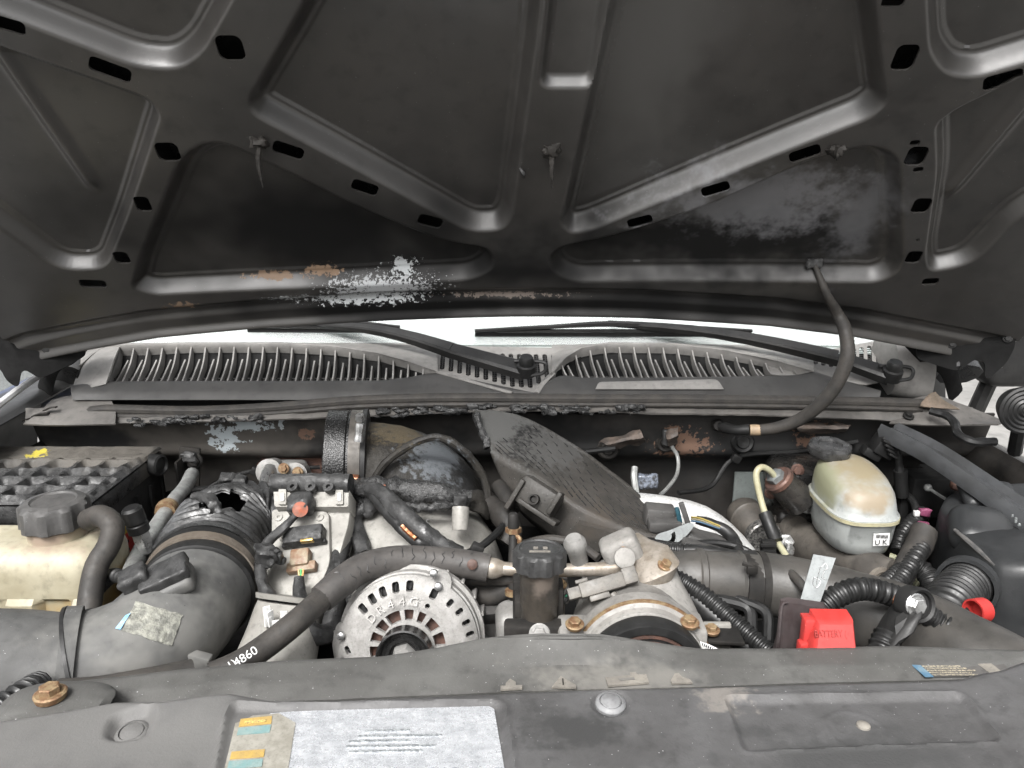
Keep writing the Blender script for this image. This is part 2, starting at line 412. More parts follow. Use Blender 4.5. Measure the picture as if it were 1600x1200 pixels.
def hheight(X, Y):
    H = np.zeros(X.shape)
    for k, poly, dep in PK:
        d = sd_poly(X, Y, poly); ww = .018 if k in 'ABCG' else (.018 if k in 'EF' else (.015 if k != 'K' else .012))
        tt = np.clip(-d / ww, 0, 1); H = np.maximum(H, dep * 1.12 * (.55 * tt * tt * (3 - 2 * tt) + .45 * np.clip((tt - .12) / .76, 0, 1)))
        if k in 'ABCDEFGH': H += .0025 * ss(-d, ww + .004, ww + .0055)
    # rolled strip along the rear edge, and the long crease above it
    e = Y - vrear(X)
    H += -.010 * ss(e, .012, .0) * 1.0 + .006 * ss(e, .028, .040) * (1 - ss(e, .046, .058))
    H += .0012 * np.sin(X * 9 + 1) * np.cos(Y * 11)
    # creases in the outer pockets
    for (p, q) in (((0, 110), (150, 322)), ((1600, 190), (1480, 330))):
        a = V(hinv(*p)); b2 = V(hinv(*q)); t = (b2 - a).normalized(); dd = (X - a.x) * -t.y + (Y - a.y) * t.x; al = (X - a.x) * t.x + (Y - a.y) * t.y
        H -= .007 * np.exp(-(dd / .008) ** 2) * ss(al, -.1, 0) * (1 - ss(al, (b2 - a).length - .03, (b2 - a).length))
    return H
def hsdf(X, Y):
    d = np.maximum(vrear(X) - Y, np.maximum(np.abs(X) - .79, Y - 1.14))
    for h in HH:
        bx = sd_rbox(X, Y, h[0], h[1], h[2], h[3], min(h[2], h[3]) * .6, h[4]); d = np.maximum(d, -bx)
    return d
hood = T('hood', 'black propped-open hood seen from below with stamped ribs and scorched rear edge', 'hood', hmap(0, 0))
hxs = fr(-.80, .80, .0021); hys = fr(-.10, .60, .0021) + fr(.62, 1.16, .02)
HX, HY = np.meshgrid(np.array(hxs), np.array(hys), indexing='ij'); HGT = hheight(HX, HY)
def hlook(u, v):
    i = min(max(int((u - hxs[0]) / (hxs[1] - hxs[0])), 0), len(hxs) - 2); j = max(0, min(int(np.searchsorted(hys, v)) - 1, len(hys) - 2))
    a = (u - hxs[i]) / (hxs[i + 1] - hxs[i]); b = (v - hys[j]) / (hys[j + 1] - hys[j]); a = min(max(a, 0), 1); b = min(max(b, 0), 1)
    return float(HGT[i, j] * (1 - a) * (1 - b) + HGT[i + 1, j] * a * (1 - b) + HGT[i, j + 1] * (1 - a) * b + HGT[i + 1, j + 1] * a * b)
def hp(px, py): 
    u, v = hinv(px, py); return hmap(u, v, hlook(u, v))
PEELW = (.48, .50, .51, 1); PEELT = (.22, .15, .10, 1)
def hpatch(px, py, rx, ry, c, r, ns, hard): return (tuple(hp(px, py)), (rx, ry, ry), c, r, ns, hard)
m_hood = M('sooty_hood_underside', G(.042, 1.07), G(.033, 1.05), 7, .33, bump=.22, bs=900, bd=.0004, rvar=.05, spec=.9,
  spots=[(G(.10), 90, .05)],
  patches=[hpatch(500, 370, .26, .08, G(.012), .5, 4, .85), hpatch(800, 425, .3, .035, G(.014), .5, 6, .8), hpatch(800, 475, .75, .028, G(.012), .5, 4, .7), hpatch(1080, 390, .22, .05, G(.016), .5, 10, .8), hpatch(1225, 395, .11, .05, G(.014), .5, 10, .7),
           hpatch(1190, 330, .12, .05, (.14, .14, .147, 1), .6, 30, .6), hpatch(1350, 360, .03, .07, (.10, .10, .105, 1), .6, 25, .6), hpatch(1010, 80, .07, .16, (.062, .06, .057, 1), .5, 7, .9),
           hpatch(425, 444, .030, .006, PEELT, .7, 90, .06), hpatch(500, 438, .022, .008, PEELT, .7, 110, .05), hpatch(290, 478, .018, .007, PEELT, .7, 90, .05),
           hpatch(630, 432, .016, .012, PEELW, .6, 120, .05), hpatch(565, 467, .07, .010, PEELW, .6, 150, .05), hpatch(460, 466, .04, .005, PEELW, .6, 150, .05),
           hpatch(600, 450, .06, .016, (.36, .37, .38, 1), .6, 210, .05), hpatch(790, 464, .07, .004, (.18, .15, .13, 1), .7, 170, .05)])
O('inner_panel', sheet(hsdf, hxs, hys, lambda u, v: hmap(u, v, hlook(u, v)), lambda u, v: -HN * .003, True), m_hood, hood, smooth=50)
m_skin = M('black_hood_paint', G(.02), G(.015), 8, .3, coat=.5, bump=.02)
oxs = fr(-.82, .82, .04); oys = fr(-.02, 1.20, .04)
O('outer_skin', sheet(lambda X, Y: np.maximum(np.abs(X) - .81, np.maximum(vrear(X) - Y - .004, Y - 1.19)), oxs, oys, lambda u, v: hmap(u, v, .045), lambda u, v: -HN * .002), m_skin, hood, smooth=50)
# burnt clip stubs, latch hooks, drips
def clip(px, py, L):
    p = hp(px, py); r = random.Random(px)
    O('melted_clip', J(blob(p, (.022, .016, .016), None, 6, .8, .006, 150), tube([p, p + V((r.uniform(-.002, .002), -.004, -L * .5)), p + V((.001, -.003, -L))], [.0045, .003, .0008], 7, amp=.001, freq=300)), m_dark, hood)
clip(405, 222, .055); clip(862, 235, .045); clip(1306, 236, .012)
O('melted_drip', tube([hp(812, 262), hp(818, 268) + HN * .004, hp(819, 276)], [.002, .003, .001], 6), m_burnt, hood)
# hinges: folded plates hanging from the hood's rear corners, with hook tails
def hinge(side):
    Y = 1.19
    if side < 0: pl = [(-60, 470), (120, 500), (135, 555), (100, 575), (62, 592), (40, 578), (32, 582), (28, 607), (10, 595), (0, 575), (-70, 560)]
    else: pl = [(1440, 505), (1470, 492), (1585, 485), (1592, 498), (1585, 545), (1572, 568), (1545, 592), (1538, 588), (1540, 572), (1535, 562), (1522, 562), (1498, 580), (1478, 575), (1455, 568), (1432, 560), (1432, 530)]
    o = P(*((40, 540) if side < 0 else (1520, 530)), Y); n = V((side * -.35, -1, .15)).normalized()
    m = frame(n, (1, 0, 0)); inv = m.transposed()
    pts = [inv @ (PP(a, b, o, n) - o) for a, b in pl]; poly = rpoly([(p.x, p.y) for p in pts], .008, 4)
    hx = (78, 524) if side < 0 else (1485, 523); hc = inv @ (PP(*hx, o, n) - o)
    h2 = inv @ (PP(*((60, 588) if side < 0 else (1498, 570)), o, n) - o)
    xs = [p[0] for p in poly]; ys = [p[1] for p in poly]
    def sd(X, Y_): 
        d = sd_poly(X, Y_, poly); d = np.maximum(d, -sd_rbox(X, Y_, hc.x, hc.y, .017, .004, .0035))
        return np.maximum(d, -sd_rbox(X, Y_, h2.x, h2.y, .003, .006, .003)) if side > 0 else d
    hg = O('hinge_plate', sheet(sd, fr(min(xs) - .004, max(xs) + .004, .003), fr(min(ys) - .004, max(ys) + .004, .003), lambda x, y: o + m @ V((x, y, 0)), lambda x, y: -n * .005), m_void, hood)
    for q in ([(30, 496), (74, 545), (112, 524)] if side < 0 else [(1574, 528), (1487, 537), (1465, 512)]):
        hexbolt(hg, PP(*q, o, n) + n * .003, n, .006, m_black)
    # gooseneck arm back to the body
    a = PP(*((115, 540) if side < 0 else (1445, 545)), o, n)
    O('hinge_arm', tube([a + V((side * -.02, .02, .02)), a + V((side * .03, .04, -.02)), a + V((side * .075, .06, -.045)), a + V((side * .11, .08, -.10))], .012, 8, ell=(1.5, .35)), m_void, hood)
hinge(-1); hinge(1)
# ================================================================== COWL
def cowlY(py): return float(np.interp(py, [520, 538, 545, 560, 585, 600, 620, 640], [1.40, 1.36, 1.345, 1.315, 1.27, 1.245, 1.215, 1.19]))
def CW(px, py, d=0): return P(px, py, cowlY(py)) + V((0, -.45, .9)) * d
cowl = T('cowl_grille', 'dusty dark grey plastic cowl panel with two finned air vents below the windshield', 'cowl panel', P(800, 620, 1.25))
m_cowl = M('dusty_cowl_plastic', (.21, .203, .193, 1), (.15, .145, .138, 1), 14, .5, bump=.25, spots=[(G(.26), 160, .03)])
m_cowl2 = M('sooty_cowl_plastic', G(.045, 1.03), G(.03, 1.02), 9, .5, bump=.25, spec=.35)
# recess bed under everything
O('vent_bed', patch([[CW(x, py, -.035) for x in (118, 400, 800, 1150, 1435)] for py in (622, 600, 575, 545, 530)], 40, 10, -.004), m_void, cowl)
topL = [(118, 600), (128, 575), (150, 556), (168, 545), (300, 543), (440, 543), (520, 547), (590, 557), (640, 570), (684, 584)]
botL = [(160, 598), (300, 597), (460, 597), (600, 596), (645, 590), (684, 583)]
topR = [(862, 588), (880, 566), (908, 550), (950, 543), (1050, 544), (1130, 553), (1200, 566), (1270, 584)]
botR = [(888, 588), (905, 592), (1000, 592), (1150, 590), (1245, 588), (1270, 582)]
def line(pts, x): return float(np.interp(x, [p[0] for p in pts], [p[1] for p in pts]))
# front apron of each vent (smooth dark strip) from vent bottom to the seal
def apron(x0, x1, bot, name='vent_apron', edge=None):
    xs = [x0 + (x1 - x0) * i / 30 for i in range(31)]
    rows = [[CW(x, (edge(x) if edge else 622), -.004) for x in xs], [CW(x, (line(bot, x) * .45 + 622 * .55), .003) for x in xs], [CW(x, line(bot, x) + 1, .004) for x in xs], [CW(x, line(bot, x), -.012) for x in xs]]
    return O(name, patch(rows, 60, 12, -.002), m_cowl2, cowl)
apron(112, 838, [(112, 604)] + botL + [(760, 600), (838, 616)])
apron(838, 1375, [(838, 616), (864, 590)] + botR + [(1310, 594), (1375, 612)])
def rim(pts, w):
    c, _ = catmull([CW(x, y, .006) for x, y in pts], .006); return O('vent_rim', tube([CW(x, y, .004) for x, y in pts], w, 10, ell=(.6, 1.3)), m_cowl, cowl)
def topdeck(pts, up):      # gently rounded deck from the vent's arch back to the glass
    xs = [pts[0][0] + (pts[-1][0] - pts[0][0]) * i / 36 for i in range(37)]
    rows = [[CW(x, line(pts, x) + 2, -.014) for x in xs], [CW(x, line(pts, x), .004) for x in xs], [CW(x, line(pts, x) - 3.5, .007) for x in xs], [P(x, min(line(pts, x) - 7, up), 1.385) + V((0, 0, -.004)) for x in xs]]
    O('vent_deck', patch(rows, 72, 10, -.003), m_cowl, cowl)
topdeck([(128, 575), (150, 556), (168, 546), (300, 543), (440, 543), (520, 547), (590, 557), (640, 570), (684, 584)], 532)
topdeck(topR, 534)
for pts, bt_, x0, x1 in ((topL, botL, 120, 684), (topR, botR, 868, 1268)):
    xs = [x0 + (x1 - x0) * i / 40 for i in range(41)]
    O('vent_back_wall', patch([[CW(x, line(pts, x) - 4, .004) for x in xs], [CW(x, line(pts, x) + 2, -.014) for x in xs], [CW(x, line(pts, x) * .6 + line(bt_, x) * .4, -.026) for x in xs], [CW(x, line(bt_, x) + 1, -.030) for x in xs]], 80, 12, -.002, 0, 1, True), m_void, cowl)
rim([(684, 584), (740, 600), (800, 617)], .004); rim([(838, 617), (850, 600), (864, 586)], .004)
# fins
def fin(px, top, bot, lean, short, mat=None):
    a = CW(px + lean, top, .002 if not short else -.006); k = CW(px - lean * .2, top + (bot - top) * .62, -.012); c = CW(px - lean * .35, bot, .0)
    q = CW(px - lean * .35, bot + 1, -.02); b = CW(px + lean, top, -.022)
    mid = CW(px + lean * .55, top + (bot - top) * .34, -.004)
    front = spl([a, mid, k, c] if not short else [a, k, c], 8); t = V((.0013, 0, 0)); t2 = V((.0018, 0, 0))
    dn = V((0, .018, -.020))
    vs = []; fs = []
    for p in front: vs += [p - t, p + t, p + t + dn, p - t + dn]
    n = len(front)
    for i in range(n - 1):
        for j in range(4): fs.append((i * 4 + j, i * 4 + (j + 1) % 4, (i + 1) * 4 + (j + 1) % 4, (i + 1) * 4 + j))
    fs += [(0, 3, 2, 1), tuple((n - 1) * 4 + j for j in range(4))]
    O('vent_fin', (vs, fs), m_cowl, cowl, smooth=30)
for i in range(44):
    x = 172 + i * 11.6
    if x > 676: break
    tp = line(topL, x) ; bt = line(botL, x)
    if bt - tp < 5: continue
    ln = float(np.interp(x, [170, 350, 600], [15, 9, 2]))
    fin(x, tp + (0 if i % 2 == 0 else min(14, (bt - tp) * .3)), bt, ln, i % 2)
for i in range(40):
    x = 884 + i * 11.6
    if x > 1262: break
    tp = line(topR, x); bt = line(botR, x)
    if bt - tp < 5: continue
    fin(x, tp + (0 if i % 2 == 0 else min(14, (bt - tp) * .3)), bt, float(np.interp(x, [880, 1260], [-8, -14])), i % 2)
# perforated mesh strip at the foot of the fins
def meshstrip(x0, x1, yt, yb, bot):
    a = []; xs = fr(x0, x1, 5.2)
    for yy in fr(yt, yb, 4.2): a.append(tube([CW(x, yy, -.021) for x in xs[::6] + [xs[-1]]], .0011, 4, step=.03))
    for x in xs: a.append(tube([CW(x, yt, -.021), CW(x, yb, -.021)], .0012, 4, step=.03))
    O('mesh_strip', J(*a), m_cowl2, cowl, kind='stuff')
meshstrip(168, 660, 577, 596, botL); meshstrip(905, 1240, 575, 590, botR)
# perforated flat panel between the vents with real slots
def slotpanel(x0, x1, slots, y0, y1, sl_w, poly, nm):
    o = CW((x0 + x1) / 2, (y0 + y1) / 2, -.006)
    a = CW((x0 + x1) / 2, y0, -.006); b = CW((x0 + x1) / 2, y1, -.006); vy = (a - b).normalized(); n = V((1, 0, 0)).cross(vy)
    def loc(px, py):
        q = PP(px, py, o, n) - o; return (q.x, q.dot(vy))
    pg = [loc(*p) for p in poly]; sls = []
    for (px, t, bt) in slots:
        c = loc(px, (t + bt) / 2); hh = abs(loc(px, t)[1] - loc(px, bt)[1]) / 2; sls.append((c[0], c[1], sl_w, hh))
    def sd(X, Y):
        d = sd_poly(X, Y, pg)
        for s in sls: d = np.maximum(d, -sd_rbox(X, Y, s[0], s[1], s[2], s[3], s[2] * .95))
        return d
    xs = [p[0] for p in pg]; ys = [p[1] for p in pg]
    O(nm, sheet(sd, fr(min(xs) - .002, max(xs) + .002, .0016), fr(min(ys) - .002, max(ys) + .002, .002), lambda x, y: o + V((x, 0, 0)) + vy * y, lambda x, y: -n * .002), m_cowl, cowl)
    bars = []
    for s in sls:
        bars.append(box(o + V((s[0], 0, 0)) + vy * s[1] - n * .0035, (.0014, s[3] * 2, .001), frame(n), 0))
        k = int(s[3] * 2 / .0062)
        for q in range(k + 1): bars.append(box(o + V((s[0], 0, 0)) + vy * (s[1] - s[3] + q * .0062) - n * .0036, (s[2] * 2, .0017, .001), frame(n), 0))
    O('slot_lattice', J(*bars), m_cowl2, cowl, kind='stuff', smooth=0)
sl = []
for i in range(24):
    x = 612 + i * 13.4
    if x > 876: break
    t = 551 if x > 700 else float(np.interp(x, [600, 700], [548, 551])); bt = float(np.interp(x, [600, 640, 700, 760, 800, 830, 845, 858, 872, 880], [556, 566, 580, 593, 603, 604, 594, 584, 566, 556])); sl.append((x, t, max(bt, t + 6)))
slotpanel(600, 900, sl, 540, 610, .0041, [(560, 541), (905, 541), (880, 562), (850, 596), (838, 618), (808, 619), (740, 601), (684, 585), (640, 570), (590, 556)], 'slotted_panel')
sl = [(1262 + i * 13.2, 548 - i * .2, min(588, 560 + i * 4.5)) for i in range(9)]
slotpanel(1240, 1392, sl, 538, 605, .0041, [(1180, 541), (1372, 537), (1385, 560), (1396, 612), (1376, 612), (1310, 595), (1270, 584), (1200, 564)], 'slotted_panel')
# end fairings
O('end_fairing', loft([ering(P(1380, 570, 1.30), frame((1, 0, .0)), .050, .05, 3, 24), ering(P(1405, 570, 1.30), frame((1, 0, 0)), .058, .055, 3, 24), ering(P(1430, 580, 1.29), frame((1, 0, 0)), .050, .05, 3, 24), ering(P(1442, 585, 1.28), frame((1, 0, 0)), .04, .042, 3, 24)]), m_cowl, cowl)
O('end_fairing', patch([[P(112, 612, 1.225), P(140, 606, 1.23), P(165, 600, 1.235)], [P(118, 592, 1.26), P(140, 580, 1.26), P(172, 580, 1.25)], [P(128, 572, 1.29), P(150, 558, 1.29), P(182, 552, 1.30)], [P(140, 545, 1.36), P(165, 535, 1.37), P(190, 536, 1.37)]], 12, 16, -.004), m_cowl, cowl)
# flat recessed tray right of centre
O('apron_panel', patch([[CW(930, 612, .006), CW(1130, 612, .006)], [CW(936, 603, .008), CW(1120, 600, .008)], [CW(950, 600, .004), CW(1110, 595, .004)]], 10, 6, -.002), m_cowl, cowl)
# ================================================================== WINDSHIELD + body shell behind
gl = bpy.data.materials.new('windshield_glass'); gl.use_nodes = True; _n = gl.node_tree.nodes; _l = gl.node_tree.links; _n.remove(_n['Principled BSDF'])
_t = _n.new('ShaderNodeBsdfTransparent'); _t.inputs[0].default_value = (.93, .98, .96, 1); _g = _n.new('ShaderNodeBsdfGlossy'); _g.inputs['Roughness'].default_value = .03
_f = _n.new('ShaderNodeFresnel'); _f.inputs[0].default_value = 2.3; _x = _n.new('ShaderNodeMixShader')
_d = _n.new('ShaderNodeBsdfDiffuse'); _d.inputs[0].default_value = (.80, .82, .82, 1); _y = _n.new('ShaderNodeMixShader')      # pale film: bright sky reflection put into the glass colour
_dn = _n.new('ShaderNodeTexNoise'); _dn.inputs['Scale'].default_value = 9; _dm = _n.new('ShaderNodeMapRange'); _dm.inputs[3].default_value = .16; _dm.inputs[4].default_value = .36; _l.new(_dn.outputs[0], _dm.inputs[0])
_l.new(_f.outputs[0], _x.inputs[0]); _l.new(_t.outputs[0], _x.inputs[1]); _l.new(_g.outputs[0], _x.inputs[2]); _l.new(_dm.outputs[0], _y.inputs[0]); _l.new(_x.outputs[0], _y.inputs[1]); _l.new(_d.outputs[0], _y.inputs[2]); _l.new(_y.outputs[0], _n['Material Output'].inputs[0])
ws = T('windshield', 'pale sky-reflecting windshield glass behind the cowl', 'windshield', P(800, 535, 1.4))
def WS(x, t, d=0):
    yb = 1.375 + .10 * 0 - .055 * (x / .7) ** 2 * .2; zb = P(800, 541, 1.375).z
    return V((x, yb + t * .80, zb + t * .52)) + V((0, -.5, .82)) * d
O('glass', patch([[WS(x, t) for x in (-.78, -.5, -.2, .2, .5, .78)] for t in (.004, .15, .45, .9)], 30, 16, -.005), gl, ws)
m_frit = M('black_frit', G(.012), G(.01), 30, .3, bump=0)
m_dash = M('brightened_dashboard', (.80, .80, .80, 1), (.74, .75, .76, 1), 20, .5)  # brightness behind the glass is put into the dashboard colour
O('dashboard', patch([[V((x, y, z)) for x in (-.75, 0, .75)] for y, z in ((1.40, WS(0, -.03).z - .015), (1.6, 1.18), (2.0, 1.17), (2.05, .9))], 8, 14, -.01), m_dash, None, 'dashboard top coloured near white to brighten the windshield', 'dashboard')
cab = T('cab', 'dark truck cab with sloping pillars and roof behind the windshield', 'cab', (0, 2.0, .6))
m_cab = M('dark_truck_paint', G(.028), G(.022), 10, .35, coat=.4, bump=.03, spots=[(G(.12), 150, .04)])
O('roof', patch([[WS(x, .9, .012) for x in (-.72, 0, .72)], [V((x, 2.4, WS(0, .9).z + .06)) for x in (-.70, 0, .70)], [V((x, 3.2, WS(0, .9).z + .05)) for x in (-.7, 0, .7)]], 12, 12, -.02), m_cab, cab)
for s in (-1, 1):
    O('pillar', tube([WS(s * .80, -.05, -.02), WS(s * .79, .2, .0), WS(s * .76, .5, .0), WS(s * .73, .92, -.01)], .028, 10, ell=(1, 1.5)), m_cab, cab)
    O('door', patch([[V((s * .82, y, .45)) for y in (1.5, 2.2, 3.1)], [V((s * .90, y, .8)) for y in (1.5, 2.2, 3.1)], [V((s * .86, y, 1.16)) for y in (1.5, 2.2, 3.1)]], 10, 8, -.03 * s), m_cab, cab)
# wipers
def GY(py): return 1.191 / (.65 + math.tan(PITCH + math.atan((py - 600) / FPX))) - .022
def wiper(pv, knee, tip, bl0, bl1, label, blY):
    t = T('wiper', label, 'wiper', CW(*pv), 'windshield wipers')
    p0 = CW(*pv, .018); k = P(*knee, cowlY(knee[1])) + V((0, -.02, .015)); e = P(*tip, GY(tip[1]))
    dn = V((0, .2, -1)).normalized()
    def bar(a, b, w0, h0, w1, h1, lift=0):
        d = (b - a).normalized(); sd_ = d.cross(V((0, -.5, .85))).normalized(); n = sd_.cross(d)
        rings = []
        for i in range(9):
            f = i / 8; c = a.lerp(b, f) + V((0, 0, lift * math.sin(math.pi * f))); ww = w0 + (w1 - w0) * f; hh = h0 + (h1 - h0) * f
            rings.append([c + sd_ * ww - n * hh, c + sd_ * ww + n * hh * .6, c + sd_ * ww * .7 + n * hh, c - sd_ * ww * .7 + n * hh, c - sd_ * ww + n * hh * .6, c - sd_ * ww - n * hh])
        return loft(rings)
    O('arm_head', bar(p0, k, .016, .009, .013, .008), m_black, t, smooth=25)
    O('arm', bar(k, e, .013, .009, .005, .004, .012), m_black, t, smooth=25)
    O('pivot_nut', lathe([(-.012, .016), (.006, .016), (.008, .0125), (.018, .0125), (.022, .010)], p0 + V((0, -.004, .006)), (0, -.35, 1), 20), m_rubber, t)
    b0, b1 = P(*bl0, GY(bl0[1])), P(*bl1, GY(bl1[1]))
    O('blade_spine', J(tube([b0.lerp(b1, .0), b0.lerp(b1, .25) + V((0, 0, .007)), b0.lerp(b1, .5) + V((0, 0, .013)), b0.lerp(b1, .75) + V((0, 0, .007)), b1], [.004, .005, .007, .005, .004], 6, ell=(.8, 1.2)), tube([b0.lerp(b1, .08), b0.lerp(b1, .92)], .0035, 6)), m_black, t)
    O('rubber_edge', tube([b0 + V((0, .004, -.007)), b1 + V((0, .004, -.007))], .0035, 6, ell=(1.4, .5)), m_rubber, t)
    O('washer_tube', tube([p0 + V((.002, -.012, -.006)), p0 + V((.028, -.012, .0)), p0 + V((.03, .0, .014)), p0 + V((-.02, .004, .016))], .003, 7), m_rubber, t)
    return t
wiper((822, 592), (708, 556), (497, 508), (385, 510), (625, 511), 'black wiper pivoting between the two cowl vents', 1.42)
wiper((1386, 600), (1300, 568), (950, 505), (742, 517), (1175, 517), 'black wiper pivoting beside the slotted cowl end', 1.42)
# ================================================================== BULKHEAD, FENDERS, SEAL
def pw(px, py, Y, rx, ry, c, r, ns, hard): return (tuple(P(px, py, Y)), (rx, .06, ry), c, r, ns, hard)
PEELB = (.38, .42, .44, 1); PEELR = (.15, .095, .07, 1)
m_fire = M('sooty_firewall_paint', (.042, .039, .036, 1), (.024, .0225, .021, 1), 9, .5, bump=.3, bs=250, spec=.3,
  patches=[pw(330, 700, 1.24, .20, .05, (.085, .078, .070, 1), .5, 12, .7), pw(150, 690, 1.24, .10, .03, G(.025), .6, 14, .5), pw(620, 700, 1.24, .18, .03, G(.016), .6, 12, .5), pw(900, 690, 1.24, .2, .05, G(.016), .6, 12, .6), pw(1240, 720, 1.24, .25, .08, G(.030), .6, 10, .7),
   pw(352, 684, 1.232, .024, .020, PEELB, .55, 60, .05), pw(395, 661, 1.23, .032, .010, PEELB, .55, 80, .05), pw(478, 676, 1.23, .012, .008, PEELR, .7, 90, .05), pw(440, 658, 1.23, .004, .012, PEELB, .5, 90, .05),
   pw(1070, 696, 1.235, .036, .020, PEELR, .7, 90, .06), pw(1050, 668, 1.23, .014, .006, PEELR, .7, 90, .06), pw(1270, 668, 1.23, .03, .010, PEELR, .7, 90, .06), pw(1265, 690, 1.23, .02, .010, PEELR, .7, 90, .06)])
fw = T('firewall', 'soot-stained dark bulkhead panel with flaking pale paint patches under the cowl', 'firewall', P(800, 800, 1.3))
fx = [-.80, -.62, -.5, -.36, -.2, 0, .2, .36, .5, .64, .80]
zt = P(800, 655, 1.2).z
def fwrow(y, z, f=None): return [V((x, y + (f(x) if f else 0), z)) for x in fx]
O('bulkhead_panel', patch([fwrow(1.215, zt + .004), fwrow(1.222, zt - .02), fwrow(1.232, zt - .05, lambda x: .0), fwrow(1.238, zt - .075), fwrow(1.275, zt - .105), fwrow(1.285, zt - .16), fwrow(1.29, zt - .30), fwrow(1.30, zt - .52)], 90, 60, .004, .0015, 8), m_fire, fw)
# flange in front of the seal (ragged, ash-crusted), left and right ears
xs = [40, 110, 250, 420, 600, 760, 900, 1050, 1200, 1330, 1440, 1520]
yb = [663, 662, 660, 655, 648, 641, 641, 645, 648, 654, 660, 660]
yt_ = [640, 640, 642, 640, 636, 632, 632, 634, 636, 636, 636, 640]
m_flange = M('ash_dusted_flange', (.115, .108, .10, 1), (.07, .066, .062, 1), 16, .6, bump=.4)
O('flange', patch([[P(x, y, 1.185) for x, y in zip(xs, yb)], [P(x, (y + z) / 2, 1.195) for x, y, z in zip(xs, yb, yt_)], [P(x, y - 3, 1.215) for x, y in zip(xs, yt_)], [P(x, y - 5, 1.23) + V((0, 0, -.01)) for x, y in zip(xs, yt_)]], 120, 12, -.003, .0022, 30), m_flange, fw)
O('ear_plate', patch([[P(36, 662, 1.17), P(90, 664, 1.17), P(180, 662, 1.17)], [P(60, 645, 1.20), P(100, 640, 1.20), P(180, 640, 1.20)], [P(80, 625, 1.24), P(112, 618, 1.235), P(170, 618, 1.23)]], 14, 10, -.003), m_flange, fw)
for q in (((70, 641), (88, 636)), ((52, 650), (76, 646)), ((38, 657), (60, 654))):
    O('spring_tab', tube([P(*q[0], 1.195), P((q[0][0] + q[1][0]) / 2, q[0][1] - 4, 1.19), P(*q[1], 1.19)], .003, 6, ell=(.5, 1.6)), m_dark, fw)
O('ear_plate', patch([[P(1390, 660, 1.18), P(1460, 664, 1.17), P(1560, 662, 1.16)], [P(1400, 648, 1.20), P(1470, 645, 1.19), P(1562, 655, 1.18)], [P(1400, 628, 1.23), P(1460, 618, 1.22), P(1500, 630, 1.21)]], 16, 10, -.003, .001, 30), m_flange, fw)
O('torn_liner', patch([[P(1438, 635, 1.185), P(1500, 640, 1.18)], [P(1440, 628, 1.19), P(1470, 622, 1.19)], [P(1446, 620, 1.20), P(1462, 612, 1.20)]], 8, 8, -.004, .003, 60), M('brown_fibre', (.16, .12, .09, 1), (.10, .08, .06, 1), 40, .8, bump=.6), fw)
for q in ((1420, 649), (1514, 654)): hexbolt(fw, P(*q, 1.186), (0, -.4, 1), .007, m_dark)
# charred crust strung along the flange
cr = []
r5 = random.Random(5)
for i in range(150):
    x = r5.uniform(520, 1000) if i < 110 else r5.uniform(200, 420)
    y = float(np.interp(x, xs, yb)) - r5.uniform(-3, 8); s = r5.uniform(.004, .011)
    cr.append(blob(P(x, y, 1.182 + r5.uniform(0, .012)), (s * 1.8, s, s * .8), None, 3, .9, s * .5, 120))
O('charred_crust', J(*cr), m_char, fw, kind='stuff')
# peeling heat shield shreds on the right
for (a, b, c, d) in (((935, 690), (1000, 672), (1010, 690), (960, 700)), ((1240, 662), (1330, 664), (1320, 674), (1250, 676)), ((1040, 676), (1060, 668), (1058, 692), (1044, 696))):
    O('paint_shred', patch([[P(*a, 1.215), P(*b, 1.205)], [P((a[0] + d[0]) / 2, (a[1] + d[1]) / 2, 1.195), P((b[0] + c[0]) / 2, (b[1] + c[1]) / 2, 1.19)], [P(*d, 1.21), P(*c, 1.215)]], 12, 8, -.0015, .004, 50), M('scorched_shred', (.11, .085, .07, 1), (.05, .042, .037, 1), 40, .7, bump=.5), fw)
# round grommets
def grommet(px, py, Y, r, mat=m_rubber): O('grommet', lathe([(-.01, r * 1.0), (.003, r), (.006, r * .85), (.004, r * .6), (.008, r * .5), (.006, .0005)], P(px, py, Y), (0, -1, .15), 24), mat, fw)
grommet(1160, 690, 1.232, .020); grommet(1040, 690, 1.234, .018, m_dark); grommet(950, 700, 1.236, .02, m_dark)
# hood seal
O('hood_seal', J(tube([P(x, y, 1.205) for x, y in ((135, 650), (160, 640), (300, 642), (420, 637), (560, 626), (700, 622), (900, 623), (1100, 624), (1300, 627), (1420, 630), (1470, 634))], .0085, 10, step=.01, ell=(1, 1.1)),
   tube([P(x, y, 1.198) for x, y in ((180, 650), (300, 650), (420, 646), (560, 635), (700, 632), (900, 632), (1100, 633), (1300, 636), (1440, 640))], .0045, 8, step=.01)), m_hose, None, 'long black rubber weatherstrip running along the front of the cowl', 'weatherstrip')
